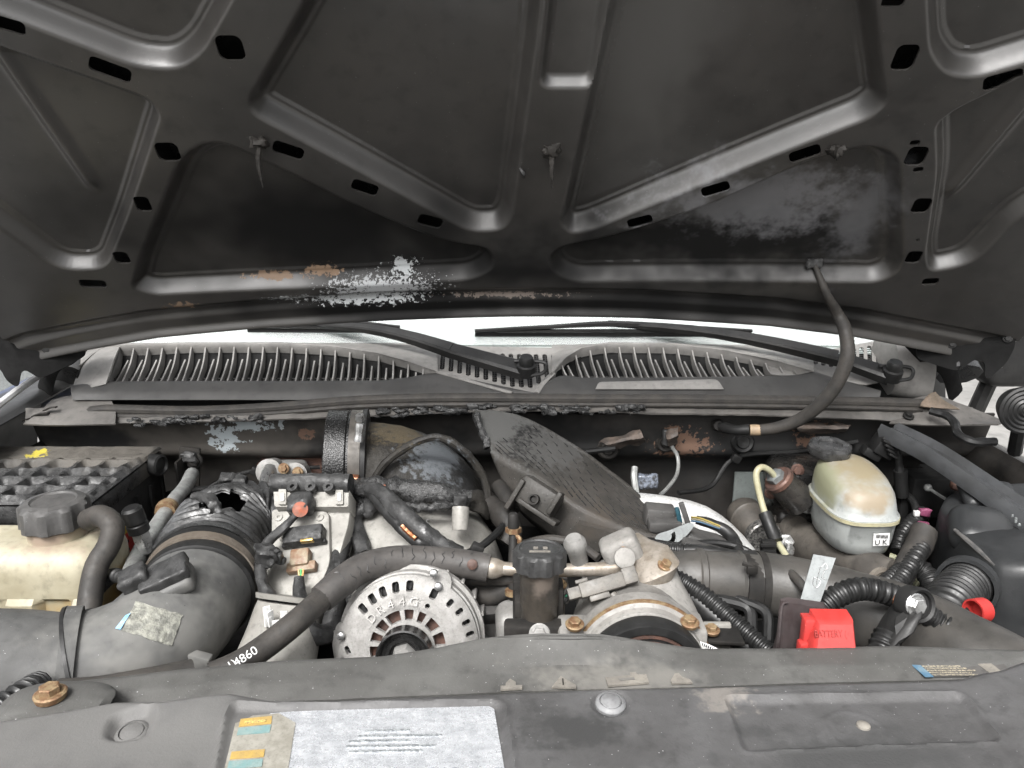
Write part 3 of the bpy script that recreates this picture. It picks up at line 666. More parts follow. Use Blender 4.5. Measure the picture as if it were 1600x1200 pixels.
# fender aprons + fenders
m_fend = M('dark_fender_paint', G(.03), G(.022), 10, .4, coat=.3, bump=.05, spots=[(G(.12), 150, .04)])
for s in (-1, 1):
    f = T('fender', 'dark truck fender running back beside the battery and coolant tank' if s < 0 else 'dark truck fender beside the black plastic box and brace', 'fender', (s * .84, .8, .5))
    fs_ = .05 if s < 0 else -.03
    O('inner_apron', patch([[V((s * .80, y, 1.02)) for y in (.25, .7, 1.0, 1.3)], [V((s * .775, y, .95)) for y in (.25, .7, 1.0, 1.3)], [V((s * .74, y, .6)) for y in (.25, .7, 1.0, 1.3)], [V((s * .70, y, .35)) for y in (.25, .7, 1.0, 1.3)]], 12, 16, .004 * s), m_dark, f)
    O('outer_panel', patch([[V((s * .80, y, 1.02 + fs_ * y)) for y in (.1, .6, 1.0, 1.5)], [V((s * .83, y, 1.03 + fs_ * y)) for y in (.1, .6, 1.0, 1.5)], [V((s * .93, y, 1.0 + fs_ * y)) for y in (.1, .6, 1.0, 1.5)], [V((s * .99, y, .88)) for y in (.1, .6, 1.0, 1.5)], [V((s * 1.0, y, .5)) for y in (.1, .6, 1.0, 1.5)]], 16, 20, .004 * s), m_fend, f)
    O('rain_gutter', tube([V((s * .80, y, 1.034 + fs_ * y + (.03 if y > 1.2 and s < 0 else 0))) for y in (.3, .7, 1.0, 1.25, 1.45)], .006, 8), (M('pale_gutter', (.42, .42, .42, 1), (.3, .3, .3, 1), 20, .4) if s < 0 else m_fend) , f)
# diagonal brace, right
br = [P(1395, 668, 1.17), P(1460, 700, 1.10), P(1530, 745, 1.02), P(1610, 800, .94), P(1700, 860, .86)]
O('fender_brace', J(loft([[p + V((-.022, -.004, -.018)), p + V((-.024, 0, -.004)), p + V((-.018, .002, .006)), p + V((-.008, .006, -.002)), p + V((.006, .010, -.004)), p + V((.011, .013, .006)), p + V((.016, .016, -.003)), p + V((.008, .013, -.03))] for p in spl(br, 14)])), M('dusty_brace_paint', (.048, .05, .053, 1), (.034, .035, .036, 1), 14, .5, bump=.3), None, 'grey stamped diagonal brace from firewall to right fender', 'brace')
O('wire_conduit', tube([P(1454, 642, 1.17), P(1480, 650, 1.15), P(1492, 662, 1.13), P(1497, 678, 1.10), P(1520, 690, 1.08), P(1545, 690, 1.08), P(1556, 690, 1.08)], .0065, 8, rf=corr(.005, .05)), m_loom, None, 'thin black cable curling over the grey diagonal brace', 'cable')
# round ribbed hood bumper, far right
bp = P(1603, 642, 1.02)
O('hood_bumper', lathe([(-.03, .026), (-.005, .034), (.0, .034), (.002, .031), (.0, .028), (.002, .025), (.0, .022), (.002, .019), (.0, .016), (.002, .013), (.0, .010), (.003, .007), (.0, .004), (.002, .001)], bp, (-.15, -1, .05), 32), m_rubber, None, 'round black rubber bumper with concentric rings beside the right fender', 'bumper')
O('bumper_stem', tube([bp + V((.01, .02, 0)), bp + V((.03, .05, -.03)), bp + V((.05, .08, -.09))], .010, 8), m_black, None, 'black post carrying the round ringed bumper', 'bracket')
# side mirror post far right
mr = P(1604, 540, 1.75)
O('door_mirror', J(blob(mr + V((.06, .1, .02)), (.20, .10, .28), None, 8, .6), tube([mr + V((.0, .1, -.08)), mr + V((-.02, .12, -.2))], .02, 8)), m_black, None, 'black door mirror housing beyond the right fender', 'mirror')
# blue car parked beyond the left fender
m_blue = M('blue_car_paint', (.10, .17, .42, 1), (.08, .13, .34, 1), 6, .3, coat=.6, bump=.02)
bc = T('parked_car', 'blue car parked beyond the left fender', 'car', (-4.6, 5.6, 0))
def carring(x, hb, ht, wd): return [V((-4.6 + x, 5.6 + a * wd, z)) for a, z in ((-1, .3), (-1.02, .7), (-.96, hb), (-.75, ht), (.75, ht), (.96, hb), (1.02, .7), (1, .3))]
O('body', loft([carring(-2.2, .75, .78, .75), carring(-1.5, .9, .95, .85), carring(-.7, .95, 1.0, .86), carring(0, .95, 1.4, .86), carring(1.0, .95, 1.4, .86), carring(1.6, .92, 1.0, .86), carring(2.2, .85, .9, .8)]), m_blue, bc)
for x in (-1.4, 1.4):
    wl = O('wheel', lathe([(-.11, .2), (-.11, .31), (.11, .31), (.11, .2)], (-4.6 + x, 5.6 - .8, .31), (0, -1, 0), 28), m_rubber, bc)
    O('rim', lathe([(.10, .2), (.125, .2), (.115, .05), (.12, .01)], (-4.6 + x, 5.6 - .8, .31), (0, -1, 0), 24), m_zinc, wl)
# ================================================================== ENGINE DARK MASS
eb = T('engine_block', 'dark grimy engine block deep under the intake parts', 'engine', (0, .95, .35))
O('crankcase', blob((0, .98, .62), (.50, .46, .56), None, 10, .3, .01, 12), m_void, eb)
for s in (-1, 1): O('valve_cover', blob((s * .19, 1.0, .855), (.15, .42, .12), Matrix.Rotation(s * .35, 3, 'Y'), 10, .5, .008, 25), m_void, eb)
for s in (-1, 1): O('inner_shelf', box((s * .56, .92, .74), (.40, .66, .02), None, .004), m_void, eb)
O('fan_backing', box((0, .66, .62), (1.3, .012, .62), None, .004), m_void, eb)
# ================================================================== FAN SHROUD + RADIATOR COVER
SHZ = 1.022
back = [(-120, 1120), (0, 1105), (60, 1085), (115, 1070), (150, 1066), (290, 1050), (430, 1038), (520, 1034), (600, 1030), (690, 1016), (760, 1001), (840, 993), (930, 993), (1000, 1005), (1090, 1018), (1250, 1018), (1400, 1014), (1480, 1017), (1600, 1021), (1720, 1021)]
def bk(x): return float(np.interp(x, [p[0] for p in back], [p[1] for p in back]))
fcov = [(-120, 1140), (0, 1122), (100, 1106), (180, 1094), (260, 1098), (300, 1094), (360, 1086), (430, 1092), (520, 1089), (650, 1083), (860, 1075), (1100, 1069), (1250, 1063), (1430, 1059), (1500, 1057), (1560, 1050), (1600, 1036), (1720, 1020)]
def fc(x): return float(np.interp(x, [p[0] for p in fcov], [p[1] for p in fcov]))
m_shr = M('grey_dusty_shroud', (.088, .087, .083, 1), (.062, .061, .058, 1), 10, .66, bump=.5, bs=500, spec=.35, spots=[(G(.36), 110, .045), (G(.25), 260, .06)], patches=[(tuple(PZ(960, 1062, SHZ)), (.06, .02, .02), (.13, .125, .115, 1), .7, 30, .6)])
shx = [-120 + i * 23 for i in range(81)]
hump = lambda x: .030 * math.exp(-((x - 885) / 120) ** 2)
rows = [[PZ(x, fc(x) + 8, SHZ - .004) for x in shx], [PZ(x, fc(x) * .6 + bk(x) * .4, SHZ) for x in shx], [PZ(x, bk(x) + 3, SHZ + hump(x) * .6) for x in shx], [PZ(x, bk(x), SHZ - .002 + hump(x) * .8) for x in shx], [PZ(x, bk(x), SHZ + hump(x) * .8) + V((0, .006, -.012)) for x in shx], [PZ(x, bk(x), SHZ) + V((0, .008, -.20)) for x in shx]]
sh = T('fan_shroud', 'dusty grey plastic fan shroud top behind the radiator cover', 'shroud', PZ(800, 1050, SHZ - .2))
O('shroud_panel', patch(rows, 240, 40, .003, .0004, 25, True), m_shr, sh)
m_emb = M('worn_emboss', (.20, .185, .16, 1), (.14, .13, .115, 1), 60, .7)
def flat(pl, z): return ([PZ(x, y, z) for x, y in pl], [tuple(range(len(pl)))])
def prism(pts, up):
    n = len(pts); vs = [V(p) for p in pts] + [V(p) + V(up) for p in pts]
    return vs, [tuple(range(n))[::-1], tuple(range(n, 2 * n))] + [(i, (i + 1) % n, (i + 1) % n + n, i + n) for i in range(n)]
def emb(name, pl, parent=None, mat=None, z=None, h=.0018): return O(name, prism([PZ(x, y, z or SHZ + .0005) for x, y in pl], (0, 0, h)), mat or m_emb, parent or sh, smooth=0)
emb('embossed_arrow', [(782, 1074), (790, 1074), (790, 1070), (797, 1063), (806, 1068), (806, 1073), (816, 1073), (816, 1078), (782, 1080)])
emb('embossed_triangle', [(862, 1076), (876, 1059), (900, 1073), (900, 1077)])
emb('embossed_mark', [(878.5, 1064), (880, 1064), (881, 1073), (879, 1073)], mat=m_dark, h=.0026)
emb('embossed_symbol', [(946, 1061), (985, 1057.5), (984, 1053), (993, 1052.5), (995, 1056), (1010, 1056), (1014, 1069), (950, 1074)])
emb('embossed_symbol', [(966, 1064), (990, 1062), (992, 1065), (968, 1067)], mat=m_shr, h=.0026)
emb('embossed_arrow', [(1048, 1066), (1054, 1055), (1060, 1054), (1066, 1060), (1078, 1064), (1082, 1069), (1050, 1070)])
# warning label on the shroud
emb('warning_label', [(1403, 1021), (1548, 1019), (1585, 1056), (1446, 1058)], mat=M('grey_label', G(.085, 1.05), G(.065, 1.05), 30, .6), z=SHZ + .001, h=.001)
emb('label_stripe', [(1403, 1021), (1416, 1021), (1459, 1058), (1446, 1058.5)], mat=M('blue_print', (.06, .13, .20, 1), (.16, .22, .25, 1), 90, .5), z=SHZ + .0022, h=.0006)
m_prn = M('faded_print', (.34, .30, .22, 1), (.10, .095, .085, 1), 700, .6, bump=0, contrast=(.42, .58))
for i in range(10):
    y0 = 1023.5 + i * 3.35; xx = 1420 + i * 3.9
    wdt = [54, 56, 62, 58, 68, 60, 66, 76, 66, 72][i]
    emb('print_line', [(xx, y0), (xx + wdt, y0), (xx + wdt + 1.5, y0 + 1.6), (xx + 1.5, y0 + 1.6)], mat=m_prn, z=SHZ + .0022, h=.0004)
emb('print_arrow', [(1502, 1028), (1511, 1022), (1525, 1026), (1545, 1028), (1527, 1029), (1512, 1034), (1510, 1031)], mat=m_prn, z=SHZ + .0022, h=.0004)
emb('print_icon', [(1526, 1037), (1544, 1033.5), (1563, 1048), (1548, 1053)], mat=m_emb, z=SHZ + .0022, h=.0004)
# front cover
RZ = 1.05
rc = T('radiator_cover', 'scuffed dark grey plastic radiator cover with a silver label across the front', 'cover', PZ(800, 1150, RZ - .1))
m_rcov = M('scuffed_dark_plastic', (.078, .077, .078, 1), (.055, .054, .054, 1), 12, .56, bump=.55, bs=450, spec=.35, spots=[(G(.22), 150, .06), (G(.34), 90, .03)],
   patches=[(tuple(PZ(900, 1140, RZ)), (.035, .02, .02), G(.035), .6, 40, .5), (tuple(PZ(1130, 1090, RZ)), (.02, .015, .01), (.14, .13, .12, 1), .7, 60, .4), (tuple(PZ(1350, 1180, RZ)), (.07, .03, .02), G(.045), .6, 30, .5), (tuple(PZ(200, 1150, RZ)), (.14, .05, .03), (.105, .103, .10, 1), .65, 14, .8)])
def RC(px, py, dz=0):
    """height field of the cover, in place (metres)"""
    p = PZ(px, py, RZ + dz); return p
cxs = fr(-.55, .55, .002); cy0 = .30
frontY = .40
fcw = [PZ(x, fc(x), RZ) for x in [p[0] for p in fcov]]
fcx = [p.x for p in fcw]; fcy = [p.y for p in fcw]
def pz2(px, py): q = PZ(px, py, RZ); return (q.x, q.y)
poly_lab = rpoly([pz2(*p) for p in [(362, 1102), (770, 1092), (790, 1100), (808, 1215), (330, 1230), (352, 1120)]], .008, 4)
poly_rec = rpoly([pz2(*p) for p in [(1130, 1090), (1140, 1086), (1495, 1080), (1512, 1088), (1570, 1160), (1160, 1176)]], .008, 5)
pocL = rpoly([pz2(*p) for p in [(172, 1118), (240, 1101), (246, 1118), (232, 1152), (180, 1158), (160, 1150)]], .010, 5)
c_pin = pz2(954, 1098); c_pin2 = pz2(205, 1135)
cyl = fr(.30, .64, .002)
CX, CY = np.meshgrid(np.array(cxs), np.array(cyl), indexing='ij')
d_l = sd_poly(CX, CY, poly_lab); d_r = sd_poly(CX, CY, poly_rec); d_p = sd_poly(CX, CY, pocL); bkY = np.interp(CX, fcx, fcy)
CH = -.004 * ss(-d_l, 0, .007) + .0012 * np.exp(-(d_l / .0018) ** 2) - .0045 * ss(-d_r, .0, .007) + .001 * np.exp(-(d_r / .0016) ** 2) - .008 * ss(-d_p, -.002, .008)
CH += -.05 * ss(bkY - CY, .006, -.002) * 0 - .004 * ss(CY, bkY - .006, bkY)
xr = PZ(1525, 1100, RZ).x; CH += .004 * ss(CX, xr, xr + .03)
CH += .006 * np.exp(-(((CX - PZ(290, 1120, RZ).x) / .05) ** 2)) * ss(CY, .47, .53)
CH += -.0035 * ss(-sd_circ(CX, CY, *c_pin, .016), 0, .003)
CH += .0008 * np.exp(-((np.hypot(CX - pz2(1340, 1135)[0], CY - pz2(1340, 1135)[1]) - .022) / .0012) ** 2)
CH += -.035 * ss(.36 - CY, 0, .05)
CH += .0008 * np.sin(CX * 17) * np.sin(CY * 23 + 1)
def clook(x, y):
    i = min(max(int((x - cxs[0]) / (cxs[1] - cxs[0])), 0), len(cxs) - 2); j = min(max(int((y - cyl[0]) / (cyl[1] - cyl[0])), 0), len(cyl) - 2)
    a = (x - cxs[i]) / (cxs[i + 1] - cxs[i]); b = (y - cyl[j]) / (cyl[j + 1] - cyl[j])
    return float(CH[i, j] * (1 - a) * (1 - b) + CH[i + 1, j] * a * (1 - b) + CH[i, j + 1] * (1 - a) * b + CH[i + 1, j + 1] * a * b)
O('cover_panel', sheet(lambda X, Y: Y - np.interp(X, fcx, fcy), cxs, cyl, lambda x, y: V((x, y, RZ + clook(x, y))), lambda x, y: V((0, -.001, -.016))), m_rcov, rc, smooth=50)
O('nose_skirt', patch([[V((x, .31, RZ - .04)) for x in (-.55, 0, .55)], [V((x, .27, RZ - .08)) for x in (-.55, 0, .55)], [V((x, .25, RZ - .3)) for x in (-.55, 0, .55)]], 10, 10, -.003), m_rcov, rc)
# push pins
def pin(c, r, z, nm, mat): return O(nm, lathe([(-.004, r * 1.15), (.001, r * 1.15), (.003, r * 1.0), (.0035, r * .85), (.0015, r * .8), (.003, r * .75), (.0045, r * .3), (.0046, .0005)], (c[0], c[1], z), (0, -.12, 1), 28), mat, rc)
m_pin = M('grey_push_pin', (.17, .172, .175, 1), (.12, .12, .122, 1), 40, .5, bump=.15)
pin(c_pin, .0105, RZ - .001, 'push_pin', m_pin)
pin(c_pin2, .011, RZ - .007, 'push_pin', m_rcov)
O('moulded_nub', lathe([(-.003, .006), (.0015, .005), (.003, .0025), (.0032, .0004)], (*pz2(1350, 1127), RZ - .0045), (0, 0, 1), 14), m_emb, rc)
# silver label
m_foil = M('silver_foil_label', (.74, .76, .79, 1), (.60, .62, .65, 1), 90, .28, .6, bump=.8, bs=260, bd=.001, streak=((.40, .41, .43, 1), (14, 420, 1), .4), rvar=.1)
m_lab = M('dirty_tan_label', (.25, .24, .21, 1), (.17, .16, .135, 1), 70, .55, bump=.2)
def labq(name, pl, mat, z): return O(name, prism([PZ(x, y, RZ - .004 + z) for x, y in pl], (0, 0, .0004)), mat, rc, smooth=0)
fo = labq('foil_label', [(372, 1120), (440, 1112), (764, 1104), (772, 1108), (790, 1212), (345, 1225)], m_foil, .0006)
labq('label_left_field', [(370, 1121), (436, 1115), (462, 1130), (448, 1215), (345, 1225)], m_lab, .0012)
m_yel = M('yellow_print', (.36, .25, .07, 1), (.30, .21, .08, 1), 120, .5, bump=.05); m_teal = M('teal_print', (.13, .22, .22, 1), (.18, .24, .23, 1), 120, .5, bump=.05)
for (pl, mt) in (([(376, 1124), (425, 1119), (424, 1131), (373, 1136)], m_yel), ([(373, 1138), (424, 1133), (421, 1145), (370, 1149)], m_teal), ([(362, 1175), (414, 1171), (412, 1183), (359, 1187)], m_yel), ([(358, 1190), (411, 1186), (409, 1198), (355, 1202)], m_teal)):
    labq('colour_band', pl, mt, .0018)
labq('blurred_print', [(382, 1127), (416, 1124), (415, 1128), (381, 1131)], M('smudged_print', (.20, .16, .08, 1), (.55, .4, .12, 1), 900, .6, bump=0, contrast=(.45, .55)), .0024)
m_smk = M('grey_label_print', (.16, .17, .18, 1), (.40, .42, .43, 1), 600, .4, .4, bump=0, contrast=(.4, .6))
for i, (x0, x1, y) in enumerate(((570, 640, 1141), (560, 690, 1149), (545, 640, 1157), (540, 680, 1165), (545, 660, 1173))): labq('print_row', [(x0, y), (x1, y - 2), (x1, y + 1.2), (x0, y + 3.2)], m_smk, .0012)
# left corner bracket, bolt, hose with print
O('corner_pad', loft([ering(PZ(88, 1098, 1.04 + h), frame((0, 0, 1)), a, b, 2.6, 28) for h, a, b in ((-.03, .046, .03), (.0, .044, .028), (.005, .036, .022), (.006, .02, .012))]), m_shr, rc)
hexbolt(rc, PZ(78, 1082, 1.052), (0, 0, 1), .010, m_rust)
lb = T('corrugated_loom', 'corrugated black loom stub at the corner bolt of the radiator cover', 'wire loom', P(20, 1100, .6)); O('conduit', tube(PL((-60, 1150, .52), (0, 1108, .55), (35, 1085, .57), (60, 1070, .60)), .011, 12, rf=corr(.0075, .13), step=.0012), m_loom, lb)
gh = T('printed_hose', 'black braided hose with white lettering under the intake elbow', 'hose', PZ(220, 1075, .98))
gp = PL((90, 1082, .60), (150, 1078, .605), (220, 1066, .615), (300, 1050, .64)); O('hose_body', tube(gp, .012, 12), m_hose, gh)
_m = frame((gp[1] + V((0, 0, 0)) - CP) * -1, (gp[2] - gp[1]))
text('lettering', 'ODYEAR', P(146, 1072, .592), _m, .0095, .0003, m_white, gh)
# ================================================================== BATTERY (left)
bt = T('battery', 'black car battery with a burnt, melted lid and red and yellow side label', 'battery', (-.705, 1.065, .76))
m_batt = M('battery_case', G(.018), G(.011), 25, .45, bump=.2, spec=.35)
m_blid = M('melted_battery_lid', G(.016), G(.045), 60, .45, bump=.5, bs=260, bd=.0015, spots=[((.16, .165, .17, 1), 330, .10)], rvar=.25, spec=.35,
    patches=[(tuple(P(110, 700, 1.14)), (.16, .05, .1), (.085, .078, .068, 1), .7, 12, .6), (tuple(P(60, 712, 1.14)), (.012, .02, .02), (.4, .33, .05, 1), .6, 90, .1)])
BZ = 1.028
O('case', box((-.705, 1.065, BZ - .15), (.268, .215, .26), None, .006), m_batt, bt)
def lidh(x, y):
    h = 0
    gx = (x + .82) / .04; gy = (y - .97) / .034
    gx += .15 * NZ.noise(V((x, y, 7)) * 30); cell = min(1, 1.6 * abs(math.sin(gx * math.pi))) * min(1, 1.6 * abs(math.sin(gy * math.pi))) * 2 - 1.2
    edge = min(x + .842, -.568 - x, y - .955, 1.177 - y)
    h = -.006 * math.tanh(2.5 * cell) if y < 1.12 else .003
    h += .0022 * NZ.noise(V((x, y, 0)) * 45) + .0012 * NZ.noise(V((x, y, 3)) * 130)
    if edge < .012: h = h * edge / .012 + .002
    if edge < .003: h -= .004
    return h
lx = fr(-.842, -.568, .003); ly = fr(.955, 1.177, .003)
O('lid', J(sheet(lambda X, Y: np.full(X.shape, -1.), lx, ly, lambda x, y: V((x, y, BZ + lidh(x, y)))), box((-.705, 1.066, BZ - .018), (.274, .222, .026), None, .004)), m_blid, bt)
r8 = random.Random(8); bl = []
for i in range(14):
    s = r8.uniform(.004, .009); x = r8.uniform(-.83, -.60); y = r8.uniform(.96, 1.09); bl.append(blob((x, y, BZ + .001), (s * 1.6, s, s * .7), Matrix.Rotation(r8.uniform(0, 3), 3, 'Z'), 4, .9, s * .5, 110))
for i in range(4): O('front_rib', box((-.70, .953, BZ - .045 - i * .014), (.22, .006, .005), None, .001), m_batt, bt)
O('terminal_cover', J(lathe([(-.03, .017), (.006, .017), (.008, .014), (.004, .012), (.006, .005), (.006, .0004)], P(246, 727, 1.135) , (1, -.25, 0), 22), tube([P(228, 725, 1.15), P(242, 728, 1.14)], .013, 12)), m_rubber, bt)
m_lred = M('red_label', (.45, .04, .03, 1), (.3, .03, .025, 1), 60, .5); m_lyel = M('yellow_label', (.55, .40, .04, 1), (.35, .26, .05, 1), 60, .5)
def sideq(nm, y0, y1, z0, z1, mt, d=.0012): return O(nm, box((-.5695 + d / 2, (y0 + y1) / 2, (z0 + z1) / 2), (d, y1 - y0, z1 - z0), None, 0), mt, bt, smooth=0)
sideq('label_red', .985, 1.06, .885, .945, m_lred); sideq('label_yellow', .985, 1.065, .945, .956, m_lyel, .0014); sideq('label_yellow', .99, 1.06, .868, .874, m_lyel, .0014)
text('label_text', 'SE', (-.5683, 1.02, .916), Matrix(((0, 0, 1), (1, 0, 0), (0, 1, 0))), .045, .0004, m_batt, bt)
text('label_text', '78', (-.5690, 1.085, .955), Matrix(((0, 0, 1), (0, 1, 0), (-1, 0, 0))), .018, .0004, m_white, bt)
for y in (1.075, 1.12, 1.16): sideq('case_rib', y, y + .006, .85, .985, m_batt, .004)
# ================================================================== COOLANT RESERVOIR
ct = T('coolant_reservoir', 'yellowed translucent plastic coolant tank with ribbed black cap', 'coolant tank', P(90, 985, .83))
m_tank = M('yellowed_plastic', (.32, .295, .22, 1), (.235, .21, .145, 1), 14, .5, bump=.12, bs=120, spots=[(G(.12), 170, .04)],
   patches=[(tuple(P(70, 850, .78)), (.05, .05, .012), (.22, .17, .13, 1), .5, 30, .7), (tuple(P(30, 835, .78)), (.03, .05, .012), (.22, .17, .13, 1), .5, 30, .7), (tuple(P(150, 960, .8)), (.05, .08, .03), (.30, .19, .06, 1), .5, 20, .7)])
c0 = P(70, 880, .80); tr = -.466; tl = -.78
tm = Matrix.Identity(3)
def tk(q):
    z = q.z; x = q.x
    k = 1 - .10 * max(0, (z + .0)) / .07
    fx_ = 0.006 * math.tanh(4 * math.sin((x + .02) * 85)) if (q.y < -.02 and -.075 < z < .02) else 0
    return V((x, q.y * k - fx_, z))
O('tank', blob(((tr + tl) / 2, .820, .972), (tr - tl, .105, .150), None, 40, .5, 0, 1, tk), m_tank, ct)
O('tank_base', box(((tr + tl) / 2, .820, .85), (tr - tl - .02, .085, .12), None, .012), m_tank, ct)
O('seam', loft([[V((tr + .002, .766, .925 + h)), V((tr + .002, .874, .925 + h)), V((tl, .874, .925 + h)), V((tl, .766, .925 + h))] for h in (0, .004)]), m_tank, ct, smooth=0)
capc = P(88, 812, .825)
O('neck', lathe([(-.04, .034), (-.008, .032), (.0, .031)], capc, (0, 0, 1), 28), m_tank, ct)
m_cap = M('weathered_cap', G(.062, 1.03), G(.045, 1.02), 40, .6, bump=.5, bs=260, spots=[(G(.2), 200, .05)])
O('cap', lathe([(-.008, .034), (-.006, .037), (.018, .036), (.022, .033), (.0235, .025), (.0215, .023), (.0215, .0005)], capc + V((0, 0, .002)), (0, 0, 1), 64, rmod=lambda a, h: 1 + (.045 * math.tanh(4 * math.cos(a * 9)) if h < .02 else 0)), m_cap, ct)
O('overflow_hose', tube(PL((138, 812, .815), (158, 806, .80), (176, 822, .785), (170, 852, .775), (152, 882, .76), (143, 920, .745), (137, 975, .72), (136, 1000, .70)), .0125, 14), m_hose, ct)
O('white_clip', blob(P(2, 972, .74), (.02, .01, .008), None, 4, .6), m_white, ct)
# ================================================================== AC SERVICE LINE, left
ac = T('service_line', 'grey metal refrigerant line with black-capped valve beside the tank', 'pipe', P(215, 900, .85))
m_gpipe = M('grey_pipe', (.33, .34, .33, 1), (.22, .22, .215, 1), 60, .5, .4)
O('line', tube(PL((200, 905, .80), (222, 858, .87), (250, 815, .95), (272, 782, 1.02), (290, 760, 1.08), (300, 740, 1.14)), .0105, 12), m_gpipe, ac)
O('rusty_joint', lathe([(-.010, .014), (.0, .0155), (.008, .014)], P(261, 796, .985), P(272, 782, 1.02) - P(250, 815, .95), 14), m_rust, ac)
O('valve', lathe([(-.02, .008), (0, .011), (.012, .011), (.014, .008)], P(222, 840, .85), (-.15, -.1, 1), 6), m_steel, ac)
O('valve_cap', lathe([(.010, .0125), (.020, .0125), (.021, .0115), (.023, .0115), (.024, .0125), (.040, .0120), (.043, .009), (.043, .0004)], P(222, 841, .85), (-.15, -.1, 1), 20), m_rubber, ac)
# bracket with bolt on the firewall
bk1 = T('firewall_bracket', 'sooty steel bracket bolted upright to the firewall near the battery', 'bracket', P(300, 780, 1.2))
O('plate', box(P(296, 755, 1.21), (.035, .006, .13), Matrix.Rotation(.12, 3, 'Y'), .002), m_dark, bk1); O('flange_plate', box(P(287, 760, 1.19), (.005, .04, .10), None, .002), m_dark, bk1)
hexbolt(bk1, P(303, 720, 1.2), (.2, -1, .1), .011, m_dark); O('melted_cap', blob(P(296, 715, 1.2), (.03, .02, .02), None, 5, .8, .006, 90), m_burnt, bk1)
# AC fitting block on the firewall
fb = T('fitting_block', 'bright aluminium pipe fitting block with two rusty nuts on the firewall', 'fitting', P(450, 760, 1.25))
O('gasket', patch([[P(402, 745, 1.262), P(455, 752, 1.262), P(510, 748, 1.262)], [P(400, 728, 1.265), P(455, 724, 1.265), P(512, 724, 1.265)], [P(414, 710, 1.262), P(455, 706, 1.262), P(498, 710, 1.262)]], 12, 8, .004), m_rustred, fb)
O('block', J(box(P(446, 738, 1.24), (.075, .03, .042), None, .01, 3), lathe([(-.01, .022), (.018, .022), (.02, .016)], P(425, 736, 1.225), (0, -1, .3), 24), lathe([(-.01, .02), (.018, .02), (.02, .014)], P(466, 740, 1.225), (0, -1, .3), 24)), m_alu, fb)
O('pipe', tube([P(422, 733, 1.21), P(418, 745, 1.19), P(414, 768, 1.16), P(410, 800, 1.13)], .0115, 14), m_steel, fb)
for q in ((443, 732), (465, 738)): hexbolt(fb, P(*q, 1.20), (0, -1, .35), .0075, m_rust, 'nut')
O('line', tube(PL((380, 775, 1.17), (420, 772, 1.17), (470, 760, 1.19)), .008, 8), m_rustred, fb)
# ================================================================== AIR INTAKE
ai = T('air_intake_duct', 'scorched black air intake duct with collapsed bellows and a burnt-through hole', 'intake duct', P(260, 1000, .78))
m_duct = M('matte_grey_duct', (.088, .088, .086, 1), (.058, .058, .057, 1), 13, .6, bump=.4, bs=350, spec=.35, spots=[(G(.28), 120, .05), (G(.03), 90, .05)], patches=[(tuple(P(230, 1010, .7)), (.08, .08, .05), (.14, .138, .13, 1), .7, 20, .7)])
dpts = PL((-140, 1052, .64), (0, 1054, .65), (120, 1050, .665), (208, 1024, .69), (262, 982, .73), (294, 946, .775), (312, 920, .808))
O('housing_tube', tube(dpts, [.062, .062, .058, .059, .060, .061, .062], 48, step=.005), m_duct, ai)
O('elbow_band', tube([p + V((0, 0, 0)) for p in PL((96, 1051, .66), (122, 1049, .6655))], .0635, 40, step=.01), m_duct, ai)
O('elbow_seal', tube(PL((122, 1049, .6655), (128, 1047, .667)), .0655, 40, step=.003), m_rubber, ai)
ax2 = (P(334, 860, .90) - P(312, 920, .808)).normalized()
o2 = P(310, 924, .803)
O('clamp_band', lathe([(.006, .0645), (.006, .0665), (.022, .0665), (.022, .0645)], o2, ax2, 56), M('dull_clamp_steel', (.22, .19, .16, 1), (.15, .125, .10, 1), 30, .55, .5), ai)
O('duct_lip', lathe([(-.012, .061), (-.010, .0645), (.004, .0645), (.024, .0655), (.030, .0665), (.034, .067)], o2, ax2, 56), m_rubber, ai)
cs = P(374, 950, .80)
O('clamp_screw', J(tube([cs + V((-.002, 0, -.014)), cs + V((.002, 0, .014))], .006, 10), lathe([(0, .007), (.007, .0065)], cs + V((.002, 0, .012)), (.1, 0, 1), 6), box(cs + V((-.012, .004, .004)), (.016, .006, .012), None, .002)), m_steel, ai)
# bellows (burnt): rings that sag and rip, hole towards the top
m_bel = M('scorched_rubber', G(.016), G(.030), 60, .38, bump=.4, bs=200, bd=.0012, rvar=.15, patches=[(tuple(P(285, 830, .90)), (.04, .06, .03), (.085, .087, .09, 1), .65, 60, .5)])
bpts = [o2 + ax2 * .03, P(324, 888, .86), P(336, 858, .905), P(354, 838, .945), P(384, 830, .975), P(425, 832, .99)]
cc, par = catmull(bpts, .0022); n = 72; vs = []; fs = []; s = 0; rings = []
hole = P(352, 783, .955)
for i, p in enumerate(cc):
    t = (cc[min(i + 1, len(cc) - 1)] - cc[max(i - 1, 0)]).normalized(); up = V((0, 0, 1)); up = (up - t * up.dot(t)).normalized(); sd_ = t.cross(up)
    if i: s += (p - cc[i - 1]).length
    ring = []
    for j in range(n):
        a = 2 * math.pi * j / n; d = sd_ * math.cos(a) + up * math.sin(a)
        wob = .004 * NZ.noise(V((s * 18, a * 1.2, 3))) * min(1, s / .05)
        cf = math.tanh(1.8 * math.sin(2 * math.pi * (s + wob * max(0, math.sin(a)) * 1.6) / .0135)) if .028 < s < .19 else 0
        rr = .067 - .001 * ss(np.array(s), .0, .03) + .0036 * cf
        q = p + d * rr
        q += d * .003 * NZ.fractal(q * 35, .9, 2, 3) * (1 if math.sin(a) > -.2 else .3) * min(1, s / .04)
        ring.append(len(vs)); vs.append(q)
    rings.append(ring)
hv = [ (vs[k] - P(366, 785, .935)) for k in range(len(vs))]
hc2 = None
